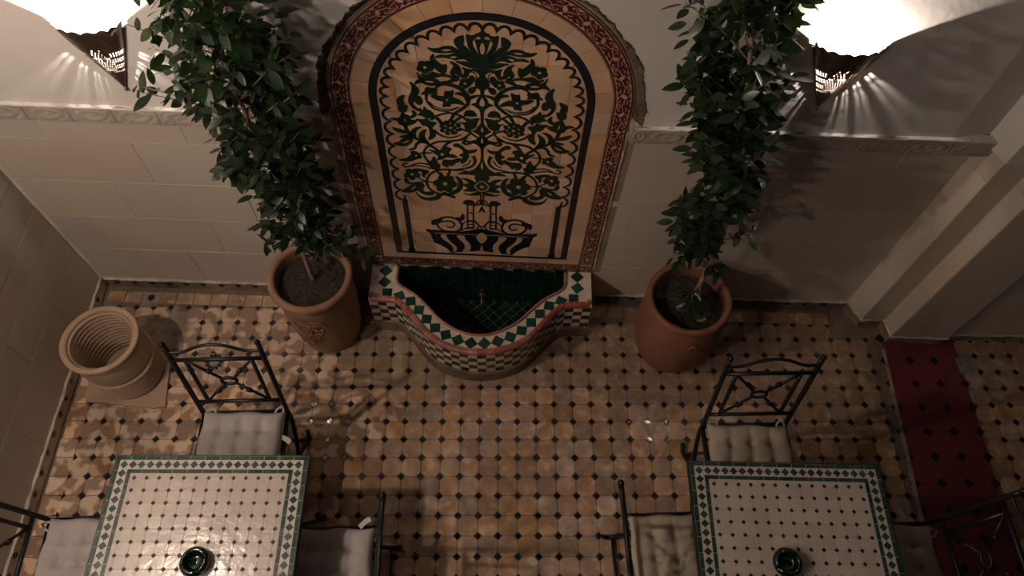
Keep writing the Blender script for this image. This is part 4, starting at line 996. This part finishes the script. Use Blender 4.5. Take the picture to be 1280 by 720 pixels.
# ------------------------------------------------------------------ pots
def potted(name, label, cat, loc, prof, inner, mt, ribs=None, n=56, jit=None):
    t = thing(name, label, cat, loc)
    b = MB(); b.lathe(cr2(prof), n, jit=jit); b.lathe(cr2(inner)[::-1] if False else cr2(inner), n); 
    body = obj('pot_body', b.mesh('pot_body', True), mt, t); return t
def cr2(p): return [tuple(q) for q in cr([Vector(x) for x in p], 4)]
potL = potted('terracotta_planter', 'brown terracotta planter with carved flower relief, left of the fountain', 'planter', (-.952, .562, 0),
  [(.001, .0), (.15, .0), (.165, .02), (.186, .15), (.196, .32), (.193, .46), (.188, .52), (.196, .535), (.212, .55), (.216, .568), (.208, .585), (.194, .588), (.180, .578), (.176, .555), (.174, .50)], [(.174, .52), (.174, .48)], M['pot'])
potR = potted('terracotta_jar', 'reddish rounded terracotta jar planter with small lug, right of the fountain', 'planter', (.952, .438, 0),
  [(.001, .0), (.14, .0), (.16, .02), (.195, .10), (.222, .24), (.222, .36), (.205, .48), (.192, .53), (.196, .545), (.210, .56), (.213, .575), (.205, .59), (.192, .592), (.180, .582), (.176, .55), (.175, .50)], [(.175, .52), (.175, .48)], M['potr'])
def soil(t, r, z, seed):
    rnd = random.Random(seed); v = [(0, 0, z+.008)]; f = []; n = 36; m = 9
    for j in range(1, m+1):
        for k in range(n): g = 2*PI*k/n; v.append((r*j/m*math.cos(g), r*j/m*math.sin(g), z+rnd.uniform(-.005, .006)-.006*(j/m)**2))
    f = [(0, 1+k, 1+(k+1) % n) for k in range(n)]+[(1+j*n+k, 1+(j+1)*n+k, 1+(j+1)*n+(k+1) % n, 1+j*n+(k+1) % n) for j in range(m-1) for k in range(n)]
    obj('soil', mk('soil', v, f), M['soil'], t)
soil(potL, .178, .515, 1); soil(potR, .178, .515, 2)
# relief on the left planter (petals round a stem) and lug on the jar
b = MB()
for ang in (-PI/2-.1, ):
    def on(a, z): 
        r = .198+.002; return Vector((r*math.cos(ang+a), r*math.sin(ang+a), z))
    for sx in (-1, 1):
        for k in range(5):
            base = on(0, .30); pts = [on(sx*(.05+.06*k)*math.sin(PI*j/8)*1.2+sx*.02*k, .20+.035*k+.05*(1-math.cos(PI*j/8))*(1 if k > 1 else .6)) for j in range(9)]; b.tube(pts, .0032, 5)
        pts = [on(sx*(.04+.30*j/10), .33+.05*math.sin(j*.63)+.004*j) for j in range(11)]; b.tube(pts, .0035, 5)
        pts = [on(sx*(.10+.12*math.cos(2*PI*j/12)), .38+.028*math.sin(2*PI*j/12)) for j in range(13)]; b.tube(pts, .003, 5)
    b.tube([on(0, .18), on(0, .42)], .0035, 5)
obj('carved_relief', b.mesh('carved_relief', True), M['pot'], potL)
b = MB(); g = -PI/2+.08; c = Vector((.214*math.cos(g), .214*math.sin(g), .455))
b.tube([c+Vector((.022*math.cos(2*PI*i/16), -.012*math.sin(PI*i/16), .016*math.sin(2*PI*i/16))) for i in range(17)], .0065, 7); obj('lug', b.mesh('lug', True), M['potr'], potR)
# empty ribbed pot on the slab
prof = [(.001, .0), (.135, .0), (.15, .012)]
z = .02
while z < .20: q_ = .150+.02*(z/.2); prof += [(q_, z), (q_+.012, z+.003), (q_+.014, z+.012), (q_+.010, z+.018), (q_, z+.0205)]; z += .027
prof += [(.176, .23), (.180, .30), (.178, .355), (.170, .375), (.172, .388), (.185, .394), (.192, .404), (.190, .416), (.180, .421), (.166, .418), (.158, .405)]
inn = []; z = .40
while z > .04: inn += [(.160, z), (.150, z-.006), (.149, z-.016), (.160, z-.022)]; z -= .030
inn += [(.13, .02), (.001, .018)]
rp = thing('ribbed_pot', 'empty pale terracotta pot with ribbed sides, standing on the stone slab by the left wall', 'pot', (-1.998, .275, .012))
b = MB(); i0 = len(prof)-11; b.lathe_hard(prof[:i0+1]); b.lathe(prof[i0:]+inn[:1], 60); b.lathe_hard(inn); obj('pot_body', b.mesh('pot_body', True), M['potp'], rp)

# ------------------------------------------------------------------ ficus trees
def leaf_mesh():
    n = 6; v = []; f = []
    for i in range(n+1):
        t = i/n; w = .5*.42*math.sin(PI*t**.85)**.8*(1 if i < n else 0); zc = -.10*t*t
        v += [(-w, t, zc+.05*w*2), (0, t, zc), (w, t, zc+.05*w*2)]
    for i in range(n): a = 3*i; f += [(a, a+1, a+4, a+3), (a+1, a+2, a+5, a+4)]
    return v, f
LV, LF = leaf_mesh(); leaf_me = mk('leaf', LV, LF, True)
def tree(pot, label, envelope, trunk, N, extra=(), nb=26, seed=1):
    rnd = random.Random(seed); base = pot.location
    t = thing('ficus_tree', label, 'tree', (base.x, base.y, .51))
    O = Vector((base.x, base.y, .51))
    tk = cr([Vector(p)-O for p in trunk], 6); b = MB(); n = len(tk); b.tube(tk, [.014-.008*i/n for i in range(n)], 8); obj('trunk', b.mesh('trunk', True), M['bark'], t)
    def env(z):
        for e0, e1 in zip(envelope, envelope[1:]):
            if e0[0] <= z <= e1[0]: k = (z-e0[0])/(e1[0]-e0[0]); return [e0[i]+(e1[i]-e0[i])*k for i in range(1, 5)]
        return envelope[-1][1:]
    zlo, zhi = envelope[0][0], envelope[-1][0]
    def tnear(z): return min(tk, key=lambda p: abs(p.z+O.z-z))
    twigs = []
    wts = []
    zz = [zlo+(zhi-zlo)*(i+.5)/200 for i in range(200)]; wts = [env(z)[2]*env(z)[3]+.002 for z in zz]
    for k in range(N//11):
        z = rnd.choices(zz, wts)[0]; cx, cy, rx, ry = env(z); g = rnd.uniform(0, 2*PI); r = rnd.uniform(.35, 1.0)**.6
        tip = Vector((cx+rx*r*math.cos(g), min(cy+ry*r*math.sin(g), wallY(cx)-.08), z))-O
        st = tnear(z-.18-.1*rnd.random()); twigs.append((st, tip))
    for st, tip in extra: twigs.append((Vector(st)-O, Vector(tip)-O))
    tb = MB(); leaves = []
    for st, tip in twigs:
        md = st.lerp(tip, .5)+Vector((0, 0, -.03+.05*rnd.random())); cv = cr([st, md, tip], 5); tb.tube(cv, [.0035-.0025*i/len(cv) for i in range(len(cv))], 4, False)
        d = (tip-md).normalized()
        for j in range(11):
            s_ = .42+.6*j/10; p = cv[min(int(s_*10), 10)] if s_ < 1 else tip
            p = p+Vector((rnd.gauss(0, .008), rnd.gauss(0, .008), rnd.gauss(0, .008)))
            az = j*2.4+rnd.uniform(-.5, .5); side = d.orthogonal().normalized(); side.rotate(Matrix.Rotation(az, 3, d))
            dr = (d*rnd.uniform(.1, .8)+side+Vector((0, 0, rnd.uniform(-.35, .25)))).normalized()
            up = (Vector((0, 0, 1))+Vector((rnd.gauss(0, .45), rnd.gauss(0, .45), 0)))
            x = dr.cross(up); x = x.normalized() if x.length > .1 else Vector((1, 0, 0)); upn = x.cross(dr)
            sz = rnd.uniform(.054, .082)
            if p.y+O.y+dr.y*sz > wallY(p.x+O.x)-.05: continue
            mt_ = Matrix((x, dr, upn)).transposed().to_4x4()*1.0
            leaves.append((p, mt_.to_3x3(), sz))
    obj('twigs', tb.mesh('twigs'), M['bark'], t)
    def key(l):
        u, v, d = project(l[0]+O); return (not (0 < u < 1280 and 0 < v < 720), d)
    leaves.sort(key=key)
    for p, m3, sz in leaves[:300]: obj('leaf', leaf_me, M['leaf'], t, p, m3.to_euler(), (sz, sz, sz))
    b = MB()
    for p, m3, sz in leaves[300:]: b.add([p+m3 @ (Vector(v)*sz) for v in LV], LF)
    tag(obj('foliage', b.mesh('foliage', True), M['leaf'], t), None, kind='stuff')
    return t
tree(potL, 'bushy ficus tree in the planter with carved relief, left of the fountain',
     [(.86, -.86, .56, .06, .06), (1.0, -.86, .58, .20, .13), (1.35, -.90, .56, .20, .15), (1.62, -.91, .55, .22, .16), (1.85, -.92, .55, .23, .17), (2.15, -.88, .54, .22, .17), (2.6, -.88, .54, .21, .16)],
     [(-.952, .575, .50), (-.945, .58, .80), (-.91, .57, 1.2), (-.93, .56, 1.7), (-.90, .55, 2.3)], 1750,
     [((-.92, .57, .95), (-.66, .52, .86)), ((-.92, .57, .95), (-.62, .52, .80)), ((-.92, .57, 1.0), (-.66, .5, 1.02)), ((-.93, .56, 1.75), (-1.28, .56, 1.84)), ((-.93, .56, 1.75), (-1.25, .56, 1.86)), ((-.92, .56, 2.0), (-1.2, .55, 2.15)), ((-.92, .57, .95), (-1.07, .5, .93))], seed=4)
tree(potR, 'slender upright ficus tree in the reddish jar, right of the fountain',
     [(1.02, .84, .46, .05, .05), (1.15, .87, .47, .13, .10), (1.5, .87, .47, .17, .13), (1.8, .82, .47, .19, .14), (2.1, .76, .46, .19, .14), (2.6, .70, .46, .18, .13)],
     [(.975, .45, .50), (.985, .46, .80), (.985, .47, 1.1), (.93, .47, 1.45), (.85, .47, 1.9), (.74, .46, 2.4)], 1650,
     [((.975, .45, .66), (.93, .36, .62)), ((.975, .45, .68), (.90, .38, .66)), ((.98, .46, .72), (.965, .33, .60)), ((.985, .46, .85), (1.02, .42, .86)), ((.985, .47, .98), (.82, .44, .98)), ((.98, .47, 1.05), (1.10, .44, 1.16)), ((.98, .47, 1.0), (.80, .45, .92))], seed=9)
o = obj('fallen_leaf', mk('fallen_leaf', LV, LF, True), M['leafdry'], None, (.985, .335, .528), (.1, .1, -1.3), (.055, .055, .055)); tag(o, 'fallen yellow leaf lying on the soil of the reddish jar', 'leaf')
